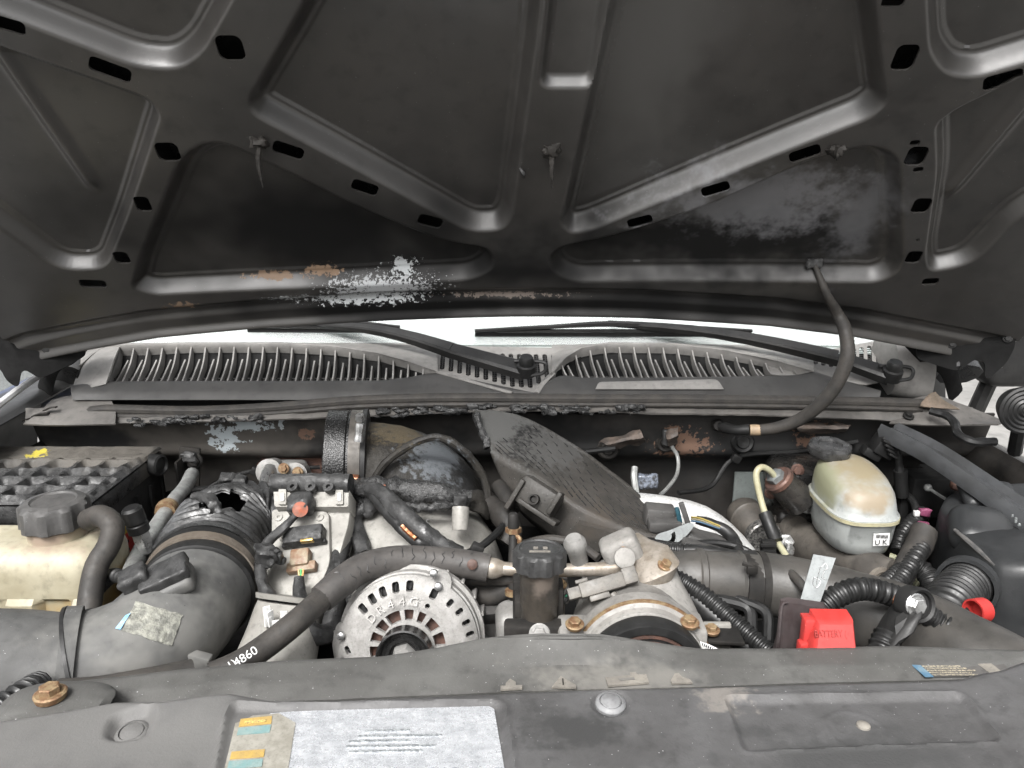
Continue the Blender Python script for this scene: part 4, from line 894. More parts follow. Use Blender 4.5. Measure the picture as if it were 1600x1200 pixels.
def inhole(k):
    q = vs[k]; d = q - CP; px = 800 + FPX * d.dot(V((1, 0, 0))) / d.dot(FW); py = 600 - FPX * d.dot(UP) / d.dot(FW)
    cxp = (px - 348) / 42; cyp = (py - 781) / (19 if py < 781 else 25); return cxp * cxp + cyp * cyp + .35 * NZ.noise(q * 70) < 1 and (q.y < cc[-1].y - .03)
rim_k = []
front = lambda k, i: (vs[k] - cc[i]).dot(CP - cc[i]) > -.02
for i, (a, b) in enumerate(zip(rings, rings[1:])):
    for j in range(n):
        q = (a[j], a[(j + 1) % n], b[(j + 1) % n], b[j])
        if all(inhole(k) and front(k, i) for k in q): continue
        fs.append(q)
nb = len(vs)
for i in range(len(cc)):            # inner wall gives the rubber its thickness
    for j in range(n): vs.append(vs[rings[i][j]].lerp(cc[i], .05))
fs += [tuple(k + nb for k in f[::-1]) for f in fs[:]]
O('bellows', (vs, fs), m_bel, ai, smooth=60)
O('hole_curl', tube(PL((319, 782, .93), (330, 768, .95), (352, 763, .965), (372, 768, .965), (382, 780, .95)), .0028, 7, amp=.001, freq=150), M('ashy_edge', (.22, .22, .22, 1), (.1, .1, .1, 1), 90, .7), ai)
O('melted_fold', tube(PL((300, 775, .92), (325, 780, .915), (338, 796, .905), (345, 806, .895)), [.005, .008, .008, .004], 8, amp=.003, freq=90), m_burnt, ai)
O('melted_fold', tube(PL((372, 806, .90), (360, 800, .90), (345, 802, .895), (330, 806, .895)), [.003, .006, .006, .003], 8, amp=.002, freq=90), m_bel, ai)
for (x, y) in ((355, 748), (372, 752)): O('ash_lump', blob(P(x, y, 1.0), (.025, .02, .015), None, 5, .9, .006, 80), m_burnt, ai)
duct_c, duct_par = catmull(dpts, .004); dr = [.062, .062, .058, .059, .060, .061, .062]
def on_duct(px, py, off=.0008):
    d = ray(px, py).normalized()
    for k in range(300, 1400):
        q = CP + d * (k * .001); bi = min(range(len(duct_c)), key=lambda i: (duct_c[i] - q).length_squared)
        u = duct_par[bi]; i0 = min(int(u), 5); rr = dr[i0] + (dr[i0 + 1] - dr[i0]) * (u - i0)
        if (q - duct_c[bi]).length < rr + off: return q
    return CP + d
# sensor and label on the housing
sn = T('airflow_sensor', 'melted black airflow sensor with corrugated lead on top of the intake duct', 'sensor', P(245, 910, .77))
sm_ = frame(V((-.25, -.35, .9)), (1, .35, .2))
sb = on_duct(258, 906, .002)
O('mount', box(sb - V((0, 0, .008)), (.060, .036, .018), sm_, .006, 3), m_duct, sn)
O('sensor_body', blob(sb + V((0, 0, .006)), (.050, .032, .014), sm_, 12, .4, .0012, 80), m_burnt, sn)
O('connector', blob(sb + V((-.030, -.004, .004)), (.030, .026, .018), sm_, 10, .5, .002, 90), m_burnt, sn)
for q in ((218, 908), (288, 890)): hexbolt(sn, on_duct(*q, .006), V((-.2, -.4, .9)), .004, m_steel, 'screw')
O('lead', tube([sb + V((-.038, -.004, .004))] + PL((176, 900, .775), (152, 918, .755), (138, 945, .735), (139, 972, .715), (146, 992, .695)), [.006, .008, .009, .009, .009, .009], 14, rf=corr(.0055, .10), step=.001), m_loom, sn)
lbl = P(240, 975, .70)
tags = []
lm = frame(V((-.02, -.62, .78)), V((1, -.22, .05)))
lp_ = [(212, 940), (286, 958), (268, 1010), (190, 984)]
lo = P(238, 973, .668)
ln = (CP - lo).normalized() * .35 + V((-.1, -.3, .9)); ln.normalize()
# wrap the label on the duct: march rays to the duct surface
_c, _d = [V(p) for p in ((212, 940), (286, 960), (270, 1010), (188, 984))], None
grid = [[None] * 9 for _ in range(7)]
for i in range(7):
    for j in range(9):
        a = i / 6; b = j / 8; e = _c[0].lerp(_c[1], b).lerp(_c[3].lerp(_c[2], b), a); jit = 1.5 if (i in (0, 6) or j in (0, 8)) else 0
        grid[i][j] = on_duct(e.x + random.uniform(-jit, jit), e.y + random.uniform(-jit, jit), .0012)
O('charred_label', patch(grid, 32, 24, .0012, .0006, 150), M('scorched_label', (.25, .25, .215, 1), (.13, .13, .115, 1), 140, .65, bump=1, bs=300, bd=.0015, streak=((.08, .08, .07, 1), (60, 500, 300), .7)), ai)
O('label_remnant', patch([[on_duct(196, 962, .002), on_duct(180, 982, .002)], [on_duct(204, 958, .002), on_duct(188, 984, .002)]], 6, 4, .0006), M('blue_sticker', (.12, .35, .65, 1), (.4, .5, .6, 1), 90, .5), ai)
O('locating_tab', box(on_duct(310, 1032, .004), (.024, .012, .016), Matrix.Rotation(.3, 3, 'Y'), .002), m_duct, ai)
# ================================================================== GREY ENGINE MODULE + HARNESS (left centre)
gm = T('control_module', 'dusty light grey metal control module with melted connectors on a cast pipe', 'module', P(440, 1000, .8))
TZ = {}
mo = P(470, 880, .86); mn = V((-.12, -.62, .78)).normalized()
mm = frame(mn, (1, .1, 0)); minv = mm.transposed()
def ML(px, py, d=0): return PP(px, py, mo + mn * d, mn)
def mplate(nm, pl, d0, thick, mat, r=.006, parent=None):
    pts = [minv @ (ML(*p, d0) - mo) for p in pl]; pg = rpoly([(q.x, q.y) for q in pts], r, 4)
    bmv = [mo + mm @ V((x, y, d0)) for x, y in pg]; n_ = len(bmv)
    cen = sum(bmv, V()) / n_
    top_in = [v.lerp(cen, .02) for v in bmv]
    vs = [v - mn * thick for v in bmv] + [v - mn * .002 for v in bmv] + top_in
    fs = [tuple(range(n_))[::-1], tuple(range(2 * n_, 3 * n_))]
    for L_ in (0, n_):
        fs += [(L_ + i, L_ + (i + 1) % n_, L_ + n_ + (i + 1) % n_, L_ + n_ + i) for i in range(n_)]
    return O(nm, (vs, fs), mat, parent or gm, smooth=30)
mplate('base_plate', [(424, 795), (548, 795), (545, 820), (520, 905), (495, 945), (410, 945), (415, 880), (424, 870)], 0, .03, m_alu2)
mplate('raised_plate', [(429, 798), (514, 798), (516, 880), (505, 905), (502, 942), (412, 938), (425, 868)], .008, .012, m_alu2, .009)
mplate('connector_shell', [(426, 764), (546, 764), (545, 792), (428, 792)], .016, .03, m_alu2, .003)
for x in (441, 530): 
    mplate('latch_tab', [(x - 6, 764), (x + 6, 764), (x + 6, 788), (x - 6, 788)], .020, .006, m_alu2, .002); mplate('latch_slot', [(x - 2.5, 770), (x + 2.5, 770), (x + 2.5, 782), (x - 2.5, 782)], .0225, .003, m_white, .001)
pr = [ML(x, 757, .014) for x in (426, 450, 475, 500, 525, 548)]
O('melted_connector_top', tube(pr, .0135, 14, amp=.0025, freq=90, ell=(1.1, .9)), m_burnt, gm)
for x in (458, 486, 514): O('connector_eyelet', lathe([(-.004, .007), (.004, .007), (.004, .003), (-.001, .003), (-.001, .0003)], ML(x, 762, .026), mn, 14), m_burnt, gm)
for q in ((436, 809), (500, 809)): O('screw', lathe([(-.002, .0055), (.002, .005), (.0025, .002), (.001, .0018), (.001, .0002)], ML(*q, .008), mn, 14), m_alu2, gm)
# cast pipe below the module
tp = PL((455, 940, .80), (445, 985, .765), (430, 1035, .73), (415, 1090, .69))
O('cast_pipe', loft([ering(p, frame(V((.12, .45, .9)), (1, 0, 0)), a, .04, 3.2, 40) for p, a in zip(spl(tp, 10), [.034, .036, .037, .038, .039, .040, .041, .042, .042, .042, .042])]), m_alu2, gm)
O('cast_flange', loft([ering(P(455, 935 + k, .803), frame(V((.12, .5, .85)), (1, 0, 0)), .036, .042, 3.5, 40) for k in (-4, 4)]), m_alu2, gm)
O('module_support', box(P(480, 800, .99) - V((0, 0, .09)), (.09, .08, .16), None, .01), m_dark, gm)
# relay block and connectors on the plate
O('relay', J(box(ML(476, 838, .016), (.050, .022, .020), mm, .003), box(ML(476, 850, .012), (.056, .006, .010), mm, .002)), m_burnt, gm)
O('relay_contact', box(ML(480, 845, .024), (.016, .004, .008), mm, .001), M('brass', (.5, .36, .13, 1), (.3, .2, .08, 1), 60, .4, .8), gm)
hexbolt(gm, ML(447, 837, .014), mn, .0075, m_alu2)
O('plug_body', J(box(ML(470, 873, .016), (.024, .022, .016), mm, .003), box(ML(472, 887, .014), (.036, .012, .012), mm, .002)), M('scorched_brown_plug', (.15, .08, .045, 1), (.24, .20, .14, 1), 90, .6, bump=.4), gm)
hn = T('engine_harness', 'melted black wiring harness looping down over the grey module', 'wiring harness', P(430, 960, .8))
def wire(pl, r, mat=m_burnt, nm='wire', amp=.0008, **k): return O(nm, tube(PL(*pl), r, 10, amp=amp, freq=120, **k), mat, hn)
for i, cl in enumerate(((.5, .35, .2, 1), (.1, .4, .15, 1), (.55, .3, .12, 1))):
    O('thin_wire', tube([ML(466 + i * 4, 888, .018), ML(467 + i * 3, 898, .022), ML(467 + i, 906, .022)], .0012, 6), M('wire_colour%d' % i, cl, cl, 20, .5), hn)
wire([(467, 903, .815), (468, 925, .80), (474, 950, .78), (482, 975, .76)], [.006, .008, .009, .009], m_burnt)
wire([(466, 800, .885), (455, 812, .875), (440, 828, .865), (418, 848, .85), (407, 875, .83), (410, 910, .805), (425, 940, .785), (450, 965, .765), (478, 985, .755), (500, 992, .76), (515, 985, .77), (522, 962, .785), (524, 940, .80)], [.005, .005, .006, .006, .007, .007, .009, .011, .012, .012, .012, .012, .012], m_burnt)
O('connector_plug', blob(ML(470, 788, .026), (.032, .028, .026), mm, 10, .6, .002, 90), m_burnt, hn)
O('plug_seal', lathe([(-.004, .0095), (.002, .0095), (.002, .005), (.003, .001)], ML(469, 796, .036), (CP - mo), 18), m_orange, hn)
for q, s in (((418, 868), .026), ((432, 872), .016), ((440, 878), .01), ((422, 938), .012)): O('melted_lump', blob(P(*q, .825), (s, s * .8, s), None, 6, .8, s * .3, 110), m_burnt, hn)
O('heat_flake', J(*[blob(P(random.uniform(415, 450), random.uniform(955, 1000), .735), (.008, .002, .012), Matrix.Rotation(random.uniform(0, 3), 3, 'Z'), 3, .8) for _ in range(9)]), m_white, hn, kind='stuff')
# centre burnt loom bundles
wire([(545, 752, .975), (560, 765, .95), (590, 768, .915), (625, 800, .88), (665, 835, .855), (700, 858, .845), (720, 866, .845)], [.008, .009, .011, .013, .012, .011, .010], m_burnt, amp=.0012)
wire([(556, 758, .965), (580, 770, .92), (605, 800, .885), (630, 830, .86), (660, 850, .85), (690, 862, .85)], [.007, .008, .008, .006, .009, .009], m_loom)
wire([(552, 760, .97), (548, 790, .95), (556, 815, .93), (564, 850, .90), (570, 868, .885)], [.006, .006, .008, .011, .011], m_burnt, amp=.0016)
wire([(556, 770, .96), (572, 790, .945), (556, 805, .935), (540, 835, .91), (530, 860, .885), (525, 890, .85), (530, 930, .81)], [.006, .010, .010, .013, .013, .012, .013], m_burnt, amp=.0016)
wire([(560, 762, .96), (580, 778, .945), (575, 800, .935), (568, 806, .93)], [.008, .012, .009, .003], m_burnt, amp=.0012)
O('bare_wires', tube(PL((628, 822, .856), (640, 834, .848), (650, 842, .843)), .003, 6, amp=.001, freq=300), m_copper, hn)
O('bare_wires', blob(P(606, 760, .945), (.012, .006, .006), None, 4, .8, .002, 200), m_orange, hn)
O('heat_clip', lathe([(-.008, .008), (.008, .008)], P(551, 750, .985), (1, 0, -.1), 14), m_copper, hn)
# ================================================================== TURBO INLET DOME + MELTED BOOT
td = T('inlet_elbow', 'scorched domed intake elbow with a dull band clamp behind the grey casting', 'intake elbow', P(630, 780, 1.08))
m_dome = M('scorched_dome', G(.012, 1.1), (.022, .020, .017, 1), 25, .6, spec=.25, bump=.8, bs=300, bd=.0015, rvar=.2, spots=[(G(.12), 260, .06)],
    patches=[(tuple(P(690, 715, 1.04)), (.045, .06, .035), (.085, .092, .10, 1), .7, 110, .35), (tuple(P(640, 670, 1.08)), (.06, .06, .012), (.06, .048, .03, 1), .7, 90, .4), (tuple(P(700, 750, 1.04)), (.05, .06, .02), G(.02), .5, 40, .4)])
rows = []
prof = [(560, 652, 786, .075), (590, 655, 788, .082), (620, 660, 790, .088), (655, 672, 792, .09), (690, 690, 795, .088), (720, 712, 800, .08), (745, 740, 800, .065), (762, 772, 802, .035), (768, 790, 802, .012)]
rg = []
for x, t, b, dp in prof:
    c = P(x, (t + b) / 2 + 14, 1.075); h = (P(x, t, 1.075).z - P(x, b, 1.075).z) / 2
    rg.append(ering(c, frame((1, .15, -.15), (0, 1, 0)), dp, h * 1.02, 2.2, 36))
O('dome', loft(rg), m_dome, td)
O('dome_rib', tube(PL((580, 785, .985), (590, 740, .99), (625, 705, .995), (680, 683, 1.005), (725, 705, 1.0), (755, 745, 1.0), (764, 785, .99)), .0055, 8, amp=.001), m_dome, td)
O('dome_rib', tube(PL((590, 745, .985), (610, 755, .98), (640, 758, .975)), .003, 6), m_dome, td)
O('burnt_hose_band', lathe([(-.022, .072), (-.020, .077), (.008, .077), (.010, .074), (.014, .074)], P(535, 722, 1.075), (1, .12, -.05), 44), M('blistered_rubber', G(.008), G(.02), 220, .25, bump=.7, bs=400, bd=.0015, spots=[((.4, .4, .41, 1), 420, .075)], contrast=(.5, .75)), td)
O('band_clamp', lathe([(-.009, .0755), (-.009, .078), (.009, .078), (.009, .0755)], P(559, 722, 1.075), (1, .12, -.05), 44), m_dark and M('sooty_clamp', (.10, .092, .082, 1), (.06, .055, .05, 1), 40, .5, .4), td)
O('clamp_worm', J(tube(PL((563, 662, 1.005), (560, 690, 1.0)), .006, 8, rf=corr(.003, .08)), lathe([(0, .007), (.008, .006)], P(563, 656, 1.005), (0, -.3, 1), 6)), m_steel, td)
O('rubber_lip', lathe([(-.004, .078), (-.003, .0795), (.003, .0795), (.004, .076)], P(571, 722, 1.075), (1, .12, -.05), 44), m_rubber, td)
O('feed_pipe', tube(PL((730, 790, 1.16), (700, 785, 1.13), (660, 780, 1.10)), .05, 20), m_void, td)
# ================================================================== GREY INTAKE MANIFOLD CASTING
im = T('intake_manifold', 'pale grey cast intake manifold below the melted gasket', 'manifold', P(660, 870, .95))
rg = []
for x, t, b, dp in [(548, 792, 900, .05), (575, 782, 900, .065), (610, 780, 905, .075), (660, 780, 905, .08), (710, 786, 905, .078), (745, 802, 905, .065), (768, 828, 905, .05), (786, 868, 905, .03)]:
    c = P(x, (t + b) / 2 + 14, .965); h = (P(x, t, .965).z - P(x, b, .965).z) / 2
    rg.append(ering(c, frame((1, .1, -.1), (0, 1, 0)), dp, h, 2.6, 36))
O('casting', loft(rg), m_alu2, im)
O('casting_boss', J(tube(PL((720, 793, .905), (719, 815, .895), (719, 828, .89)), [.011, .011, .010], 14)), m_alu2, im)
text('cast_mark', '5', P(668, 818, .886), frame((CP - P(668, 818, .886)), (1, 0, 0)), .014, .0006, m_duct, im)
mg = T('melted_gasket', 'blistered melted black plastic running along the grey manifold top', 'melted plastic', P(650, 790, .95))
O('melted_strip', tube(PL((548, 762, .975), (590, 762, .96), (640, 768, .945), (690, 772, .94), (735, 778, .945)), [.010, .015, .017, .015, .009], 16, amp=.005, freq=80), m_char, mg)
O('melted_curl', tube(PL((600, 778, .93), (635, 790, .915), (680, 792, .91), (725, 786, .925)), [.004, .006, .006, .004], 12, amp=.004, freq=100), m_char, mg)
O('melted_curl', blob(P(720, 785, .915), (.018, .014, .02), None, 6, .8, .004, 100), m_burnt, mg)
O('torn_flap', patch([[P(735, 770, 1.0), P(752, 770, 1.0), P(766, 785, 1.0)], [P(735, 785, .965), P(750, 788, .965), P(764, 800, .97)], [P(732, 795, .95), P(752, 806, .95), P(760, 812, .96)]], 12, 10, -.003, .003, 60), m_dome, mg)
# ================================================================== BURNT ENGINE COVER (plastic, tilted)
ec = T('engine_cover', 'warped burnt black plastic cover lying tilted across the engine', 'engine cover', P(900, 850, .98))
m_ecov = M('scorched_cover_plastic', (.048, .044, .040, 1), (.032, .030, .027, 1), 18, .5, bump=.8, bs=300, rvar=.1, spec=.25, spots=[((.12, .118, .113, 1), 240, .09), (G(.008), 160, .10)],
   patches=[(tuple(P(790, 665, 1.09)), (.07, .08, .03), (.062, .062, .06, 1), .7, 110, .4), (tuple(P(830, 690, 1.08)), (.03, .06, .02), G(.015), .6, 50, .4), (tuple(P(900, 700, 1.08)), (.10, .06, .02), (.058, .057, .055, 1), .65, 120, .4), (tuple(P(960, 790, .95)), (.06, .05, .03), (.05, .043, .036, 1), .5, 30, .6)])  # pale top patches: ash, plus the light on that face put into colour
R = [PL((738, 652, 1.14), (800, 662, 1.15), (860, 690, 1.15), (930, 738, 1.13), (990, 788, 1.10), (1034, 830, 1.03)),
     PL((741, 644, 1.125), (806, 651, 1.135), (880, 688, 1.125), (950, 736, 1.095), (1008, 786, 1.055), (1042, 832, 1.0)),
     PL((743, 648, 1.12), (806, 655, 1.13), (879, 692, 1.12), (949, 741, 1.09), (1006, 790, 1.05), (1041, 834, .995)),
     PL((758, 690, 1.07), (790, 700, 1.06), (850, 728, 1.035), (914, 772, 1.005), (975, 810, .985), (1034, 838, .972)),
     PL((768, 706, 1.05), (782, 714, 1.04), (842, 745, 1.005), (902, 790, .975), (968, 822, .962), (1028, 841, .955)),
     PL((771, 710, 1.047), (783, 720, 1.035), (842, 751, 1.0), (902, 795, .972), (966, 826, .960), (1022, 843, .953)),
     PL((776, 722, 1.045), (800, 772, 1.02), (846, 812, .985), (905, 848, .96), (955, 848, .953), (1006, 843, .951)),
     PL((778, 724, 1.045), (803, 780, 1.018), (848, 820, .984), (906, 856, .96), (956, 853, .955), (1004, 844, .952)),
     PL((780, 728, 1.08), (806, 786, 1.06), (850, 828, 1.04), (908, 864, 1.02), (956, 858, 1.02), (1000, 848, 1.0))]
O('cover_shell', patch(R, 70, 96, -.004, .0007, 22, True), m_ecov, ec, smooth=50)
O('cover_tip', tube(PL((744, 648, 1.10), (752, 672, 1.075), (762, 700, 1.055)), [.005, .006, .005], 8, amp=.004, freq=90), m_char, ec)
# moulded socket on the front face and lower box corner
mo2 = P(840, 778, .955); mn2 = V((-.25, -.85, .35)).normalized(); m2 = frame(mn2, (1, -.3, -.55))
O('moulded_socket', J(box(mo2 - mn2 * .004, (.060, .040, .03), m2, .006), box(P(808, 772, .962), (.007, .045, .03), m2, .002), box(P(842, 800, .945), (.060, .007, .03), m2, .002), box(P(868, 786, .94), (.007, .032, .02), m2, .002)), m_ecov, ec)
O('socket_slot', lathe([(-.006, .007), (.003, .007), (.003, .005), (-.002, .004), (-.002, .0003)], P(834, 780, .936), mn2, 14), m_dark, ec)
O('lower_box', loft([[P(905, 812, .952), P(1000, 838, .945), P(1000, 842, 1.0), P(900, 820, 1.02)], [P(902, 818, .944), P(1002, 843, .938), P(1002, 848, 1.0), P(898, 830, 1.02)], [P(876, 842, .944), P(985, 850, .938), P(985, 860, 1.0), P(876, 850, 1.02)], [P(880, 850, .946), P(912, 868, .938), P(912, 878, 1.0), P(882, 862, 1.02)]]), m_ecov, ec, smooth=25)
# ridges pressed in the top surface
rd = []; RR = [spl(r, 60) for r in R]
for i in range(9, 57, 2):
    col = lspl([RR[k][i] for k in range(9)], 96)
    for j in range(25 if i > 16 else 34, 47, 2):
        p = col[j]; nx_ = (RR[3][min(i + 1, 60)] - RR[3][i - 1]).normalized(); ny = (col[j + 1] - col[j - 1]).normalized(); nn = nx_.cross(ny).normalized()
        if nn.dot(CP - p) < 0: nn = -nn
        if (i // 2 + j // 2) % 2: continue
        d = (nx_ * .9 + ny * .45).normalized(); s_ = nn.cross(d); L_, W_, H_ = .0070, .0026, .0042
        q = p + nn * .0008
        rd.append(([q - d * L_ - s_ * W_, q + d * L_ - s_ * W_, q + d * L_ + s_ * W_, q - d * L_ + s_ * W_, q - d * L_ * .7 + nn * H_, q + d * L_ * .7 + nn * H_], [(0, 1, 5, 4), (2, 3, 4, 5), (0, 4, 3), (1, 2, 5), (3, 2, 1, 0)]))
O('pressed_ridges', J(*rd), M('dark_ridges', G(.010), G(.006), 60, .6, spec=.2), ec, kind='stuff', smooth=0)  # ridges coloured darker than the cover top
# ================================================================== HEATER HOSE + PIPE
hh = T('heater_hose', 'cracked black heater hose with split foam sleeve arching over the alternator', 'hose', P(560, 950, .75))
sp_ = PL((502, 936, .738), (530, 912, .758), (565, 888, .782), (610, 876, .80), (660, 875, .81), (720, 880, .815), (764, 888, .812))
m_sleeve = M('cracked_sleeve', (.062, .057, .053, 1), (.042, .039, .037, 1), 30, .6, bump=.5, bs=200, spots=[(G(.02), 140, .06)])
O('sleeve', tube(sp_, [.0155, .0165, .0165, .0165, .0165, .0165, .0165], 20, hollow=.25), m_sleeve, hh)
iv = PL((330, 1056, .635), (375, 1036, .65), (420, 1006, .675), (465, 970, .70), (505, 934, .738), (540, 905, .765)); O('hose_body', tube(iv, .0128, 16), m_hose, hh)
cr_ = []
_c2, _ = catmull(sp_, .011); _r = random.Random(3)
for i, p in enumerate(_c2[2:-2]):
    t = (_c2[i + 3] - _c2[i + 1]).normalized(); up = (CP - p).normalized() * .5 + V((0, 0, .8)); up = (up - t * up.dot(t)).normalized(); sd_ = t.cross(up)
    a0 = _r.uniform(-.6, .6); n_ = _r.randint(3, 5)
    cr_.append(tube([p + t * _r.uniform(-.002, .002) + (up * math.cos(a0 + k * .22) + sd_ * math.sin(a0 + k * .22)) * .0166 for k in range(n_)], .0005, 4, step=.002))
O('sleeve_cracks', J(*cr_), m_ink, hh, kind='stuff')
O('sleeve_rivet', lathe([(-.003, .006), (.0015, .006), (.003, .003), (.003, .0004)], P(738, 882, .798), (0, -1, .4), 16), m_rustred, hh)
_tm = frame((CP - iv[1]), iv[2] - iv[1])
text('lettering', '4860', P(384, 1026, .636), _tm, .0115, .0003, m_white, hh); text('lettering', '1)', P(362, 1038, .628), _tm, .010, .0003, m_white, hh)
cp_ = T('coolant_pipe', 'tan metal pipe with flared ends joining the hose to the compressor block', 'pipe', P(860, 890, .81))
O('pipe', tube(PL((752, 886, .812), (780, 888, .81), (830, 891, .805), (880, 891, .80), (940, 889, .79), (975, 885, .785), (995, 878, .79)), [.0078] * 7, 14), m_pipe, cp_)
O('pipe_flare', J(lathe([(-.010, .011), (-.004, .0125), (.002, .0115), (.010, .008)], P(774, 888, .81), (1, 0, 0), 20)), m_pipe, cp_)
# ================================================================== ALTERNATOR
al = T('alternator', 'light grey cast alternator with slotted face and black pulley', 'alternator', P(637, 1060, .76))
AN = V((0, -math.cos(rad(16)), math.sin(rad(16)))); AM = frame(AN, (1, 0, 0)); AO = P(637, 1012, .735)
def AL(x, y, d=0): return AO + AM @ V((x, y, d))
m_alt = M('cast_alternator', (.32, .312, .30, 1), (.24, .233, .222, 1), 60, .6, .2, bump=.9, bs=900, bd=.0008, spots=[(G(.11), 420, .05)])
def alt_outline(X, Y): 
    d = sd_circ(X, Y, 0, 0, .0768)
    d = np.minimum(d, sd_rbox(X, Y, -.052, -.028, .032, .045, .008, .18))       # flat left cheek
    d = np.minimum(d, sd_circ(X, Y, .034, .066, .0125)); d = np.minimum(d, sd_circ(X, Y, -.073, .012, .011))
    return d
slots_o = [(-50, .0645), (-37, .065), (-25, .0655), (-12, .0658), (1.5, .066), (26, .064), (44, .066), (56, .0675), (68, .0685), (79, .069), (90, .069)]
wins = [(-73, 8), (-50, 8.5), (-25, 12), (2, 7.5), (24, 6), (48, 10), (76, 11), (100, 10), (-97, 9), (130, 14), (165, 14), (-130, 14)]
def alt_sd(X, Y):
    d = alt_outline(X, Y)
    for a, r in slots_o:
        t = rad(a); d = np.maximum(d, -sd_rbox(X, Y, r * math.sin(t), r * math.cos(t), (.0040 if a < 40 else .0030), (.0058 if a < 30 else .0045), .0026, -t))
    for (x, y, w_, h_) in ((-.066, -.004, .003, .005), (-.071, -.020, .004, .007), (-.066, -.026, .003, .006), (-.074, -.036, .004, .006), (-.078, -.048, .0055, .005)):
        d = np.maximum(d, -sd_rbox(X, Y, x, y, w_, h_, .0025, .5))
    A = np.degrees(np.arctan2(X, Y)); Rr = np.hypot(X, Y)
    for a, hw in wins:
        ang = np.abs((A - a + 180) % 360 - 180); dd = np.maximum(np.maximum((ang - hw) * math.pi / 180 * .036, .0295 - Rr), Rr - .0415); d = np.maximum(d, -dd)
    return np.maximum(d, -sd_circ(X, Y, .0215, .045, .0028))
def alt_z(x, y):
    r = math.hypot(x, y); return -.010 * max(0, (r - .056) / .02) ** 2 + .001 * max(0, 1 - abs(r - .047) / .006)
gx = fr(-.092, .082, .0011); gy = fr(-.08, .084, .0011)
O('front_housing', sheet(alt_sd, gx, gy, lambda x, y: AL(x, y, alt_z(x, y)), lambda x, y: -AN * .007), m_alt, al, smooth=35)
O('housing_rim', lathe([(-.038, .072), (-.037, .0785), (-.020, .0785), (-.019, .0755), (-.012, .0755), (-.011, .073), (-.024, .0715), (-.026, .060)], AO, AN, 64), m_alt, al)
O('rear_housing', lathe([(-.12, .05), (-.115, .068), (-.050, .076), (-.046, .083), (-.0345, .083), (-.033, .080)], AO, AN, 64), m_alt, al)
for k in range(22):
    t = rad(-75 + k * 7.4)
    if k % 2 == 0: O('cooling_fin', box(AL(.0815 * math.sin(t), .0815 * math.cos(t), -.06), (.0035, .007, .04), AM @ Matrix.Rotation(-t, 3, 'Z'), .001), m_alt, al)
O('stator_windings', J(lathe([(-.020, .045), (-.013, .0455), (-.013, .068), (-.020, .069)], AO, AN, 48), *[box(AL(.058 * math.sin(rad(k * 7.5)), .058 * math.cos(rad(k * 7.5)), -.011), (.0012, .024, .003), AM @ Matrix.Rotation(-rad(k * 7.5 + 20), 3, 'Z'), 0) for k in range(48)]), M('dark_windings', G(.018), G(.06), 200, .4, .4, spec=.3), al)
O('rotor', lathe([(-.018, .02), (-.012, .022), (-.012, .043), (-.018, .044)], AO, AN, 40), m_rustred, al)
for (x, y) in ((.033, .0655), (-.0735, .012), (.028, .08)): O('through_bolt', lathe([(-.004, .0045), (.002, .0042), (.003, .0028), (.003, .0003)], AL(x, y, -.002), AN, 16), m_steel, al)
m_castlet = M('raised_cast_letters', (.44, .43, .415, 1), (.36, .35, .335, 1), 60, .55, .2, bump=.3)
for i, c in enumerate('DR44G'):
    t = rad(-50 + i * 14.5); O_ = AL(.0505 * math.sin(t), .0505 * math.cos(t), .0014)
    text('cast_letter', c, O_, AM @ Matrix.Rotation(-t, 3, 'Z'), .0138, .0016, m_castlet, al)
O('pulley', lathe([(0, .022), (.012, .0215), (.014, .029), (.030, .029), (.036, .0292), (.0365, .0275), (.033, .0245), (.030, .0235), (.028, .020), (.031, .0185), (.031, .0165), (.026, .0145), (.026, .001)], AO, AN, 56), M('black_pulley', G(.022), G(.016), 40, .28, .3, bump=.05), al)
O('pulley_nut', J(lathe([(.022, .0135), (.034, .0135), (.038, .011), (.038, .0065), (.033, .006), (.033, .0003)], AO, AN, 6, x=(1, 0, .3))), m_alu, al)
O('mount_bracket', J(box(AL(.09, -.02, -.05), (.05, .012, .05), AM @ Matrix.Rotation(-.6, 3, 'Z'), .003)), m_zinc, al)
# ================================================================== OIL FILLER, DIPSTICK
of = T('oil_filler', 'grimy oil filler neck with ribbed black cap in a grey bracket', 'oil filler', P(843, 1010, .74))
oc = P(843, 878, .735)
m_oilcap = M('oily_cap', G(.022), G(.034), 70, .5, bump=.6, bs=260, bd=.001)
O('neck', lathe([(-.13, .0175), (-.095, .018), (-.094, .0195), (-.05, .0195), (-.048, .0205), (-.010, .0205), (-.004, .023)], oc, (0, .05, 1), 28), M('grimy_neck', (.055, .047, .038, 1), (.035, .031, .027, 1), 40, .45, bump=.4, patches=[(tuple(P(850, 920, .71)), (.012, .03, .012), (.12, .10, .085, 1), .5, 40, .5)]), of)
O('cap', lathe([(-.006, .022), (-.005, .0275), (.012, .0275), (.015, .0255), (.016, .022), (.0145, .021), (.0145, .0005)], oc, (0, .05, 1), 72, rmod=lambda a, h: 1 + (.04 * math.tanh(4 * math.cos(a * 10)) if -.0055 < h < .0135 else 0)), m_oilcap, of)
O('cap_symbol', J(box(oc + V((0, -.006, .0152)), (.022, .003, .0012), None, 0), box(oc + V((-.004, .002, .0152)), (.005, .004, .0012), None, 0), box(oc + V((.006, .002, .0152)), (.005, .004, .0012), None, 0)), m_emb, of)
O('bracket', J(box(P(812, 985, .76), (.012, .03, .09), None, .003), box(P(872, 975, .75), (.010, .03, .10), None, .003), box(P(843, 998, .715), (.075, .02, .04), None, .004), box(P(815, 950, .78), (.02, .02, .08), None, .003)), m_alu2 and m_dark, of)
hexbolt(of, P(843, 991, .703), (0, -1, .4), .009, m_alu)
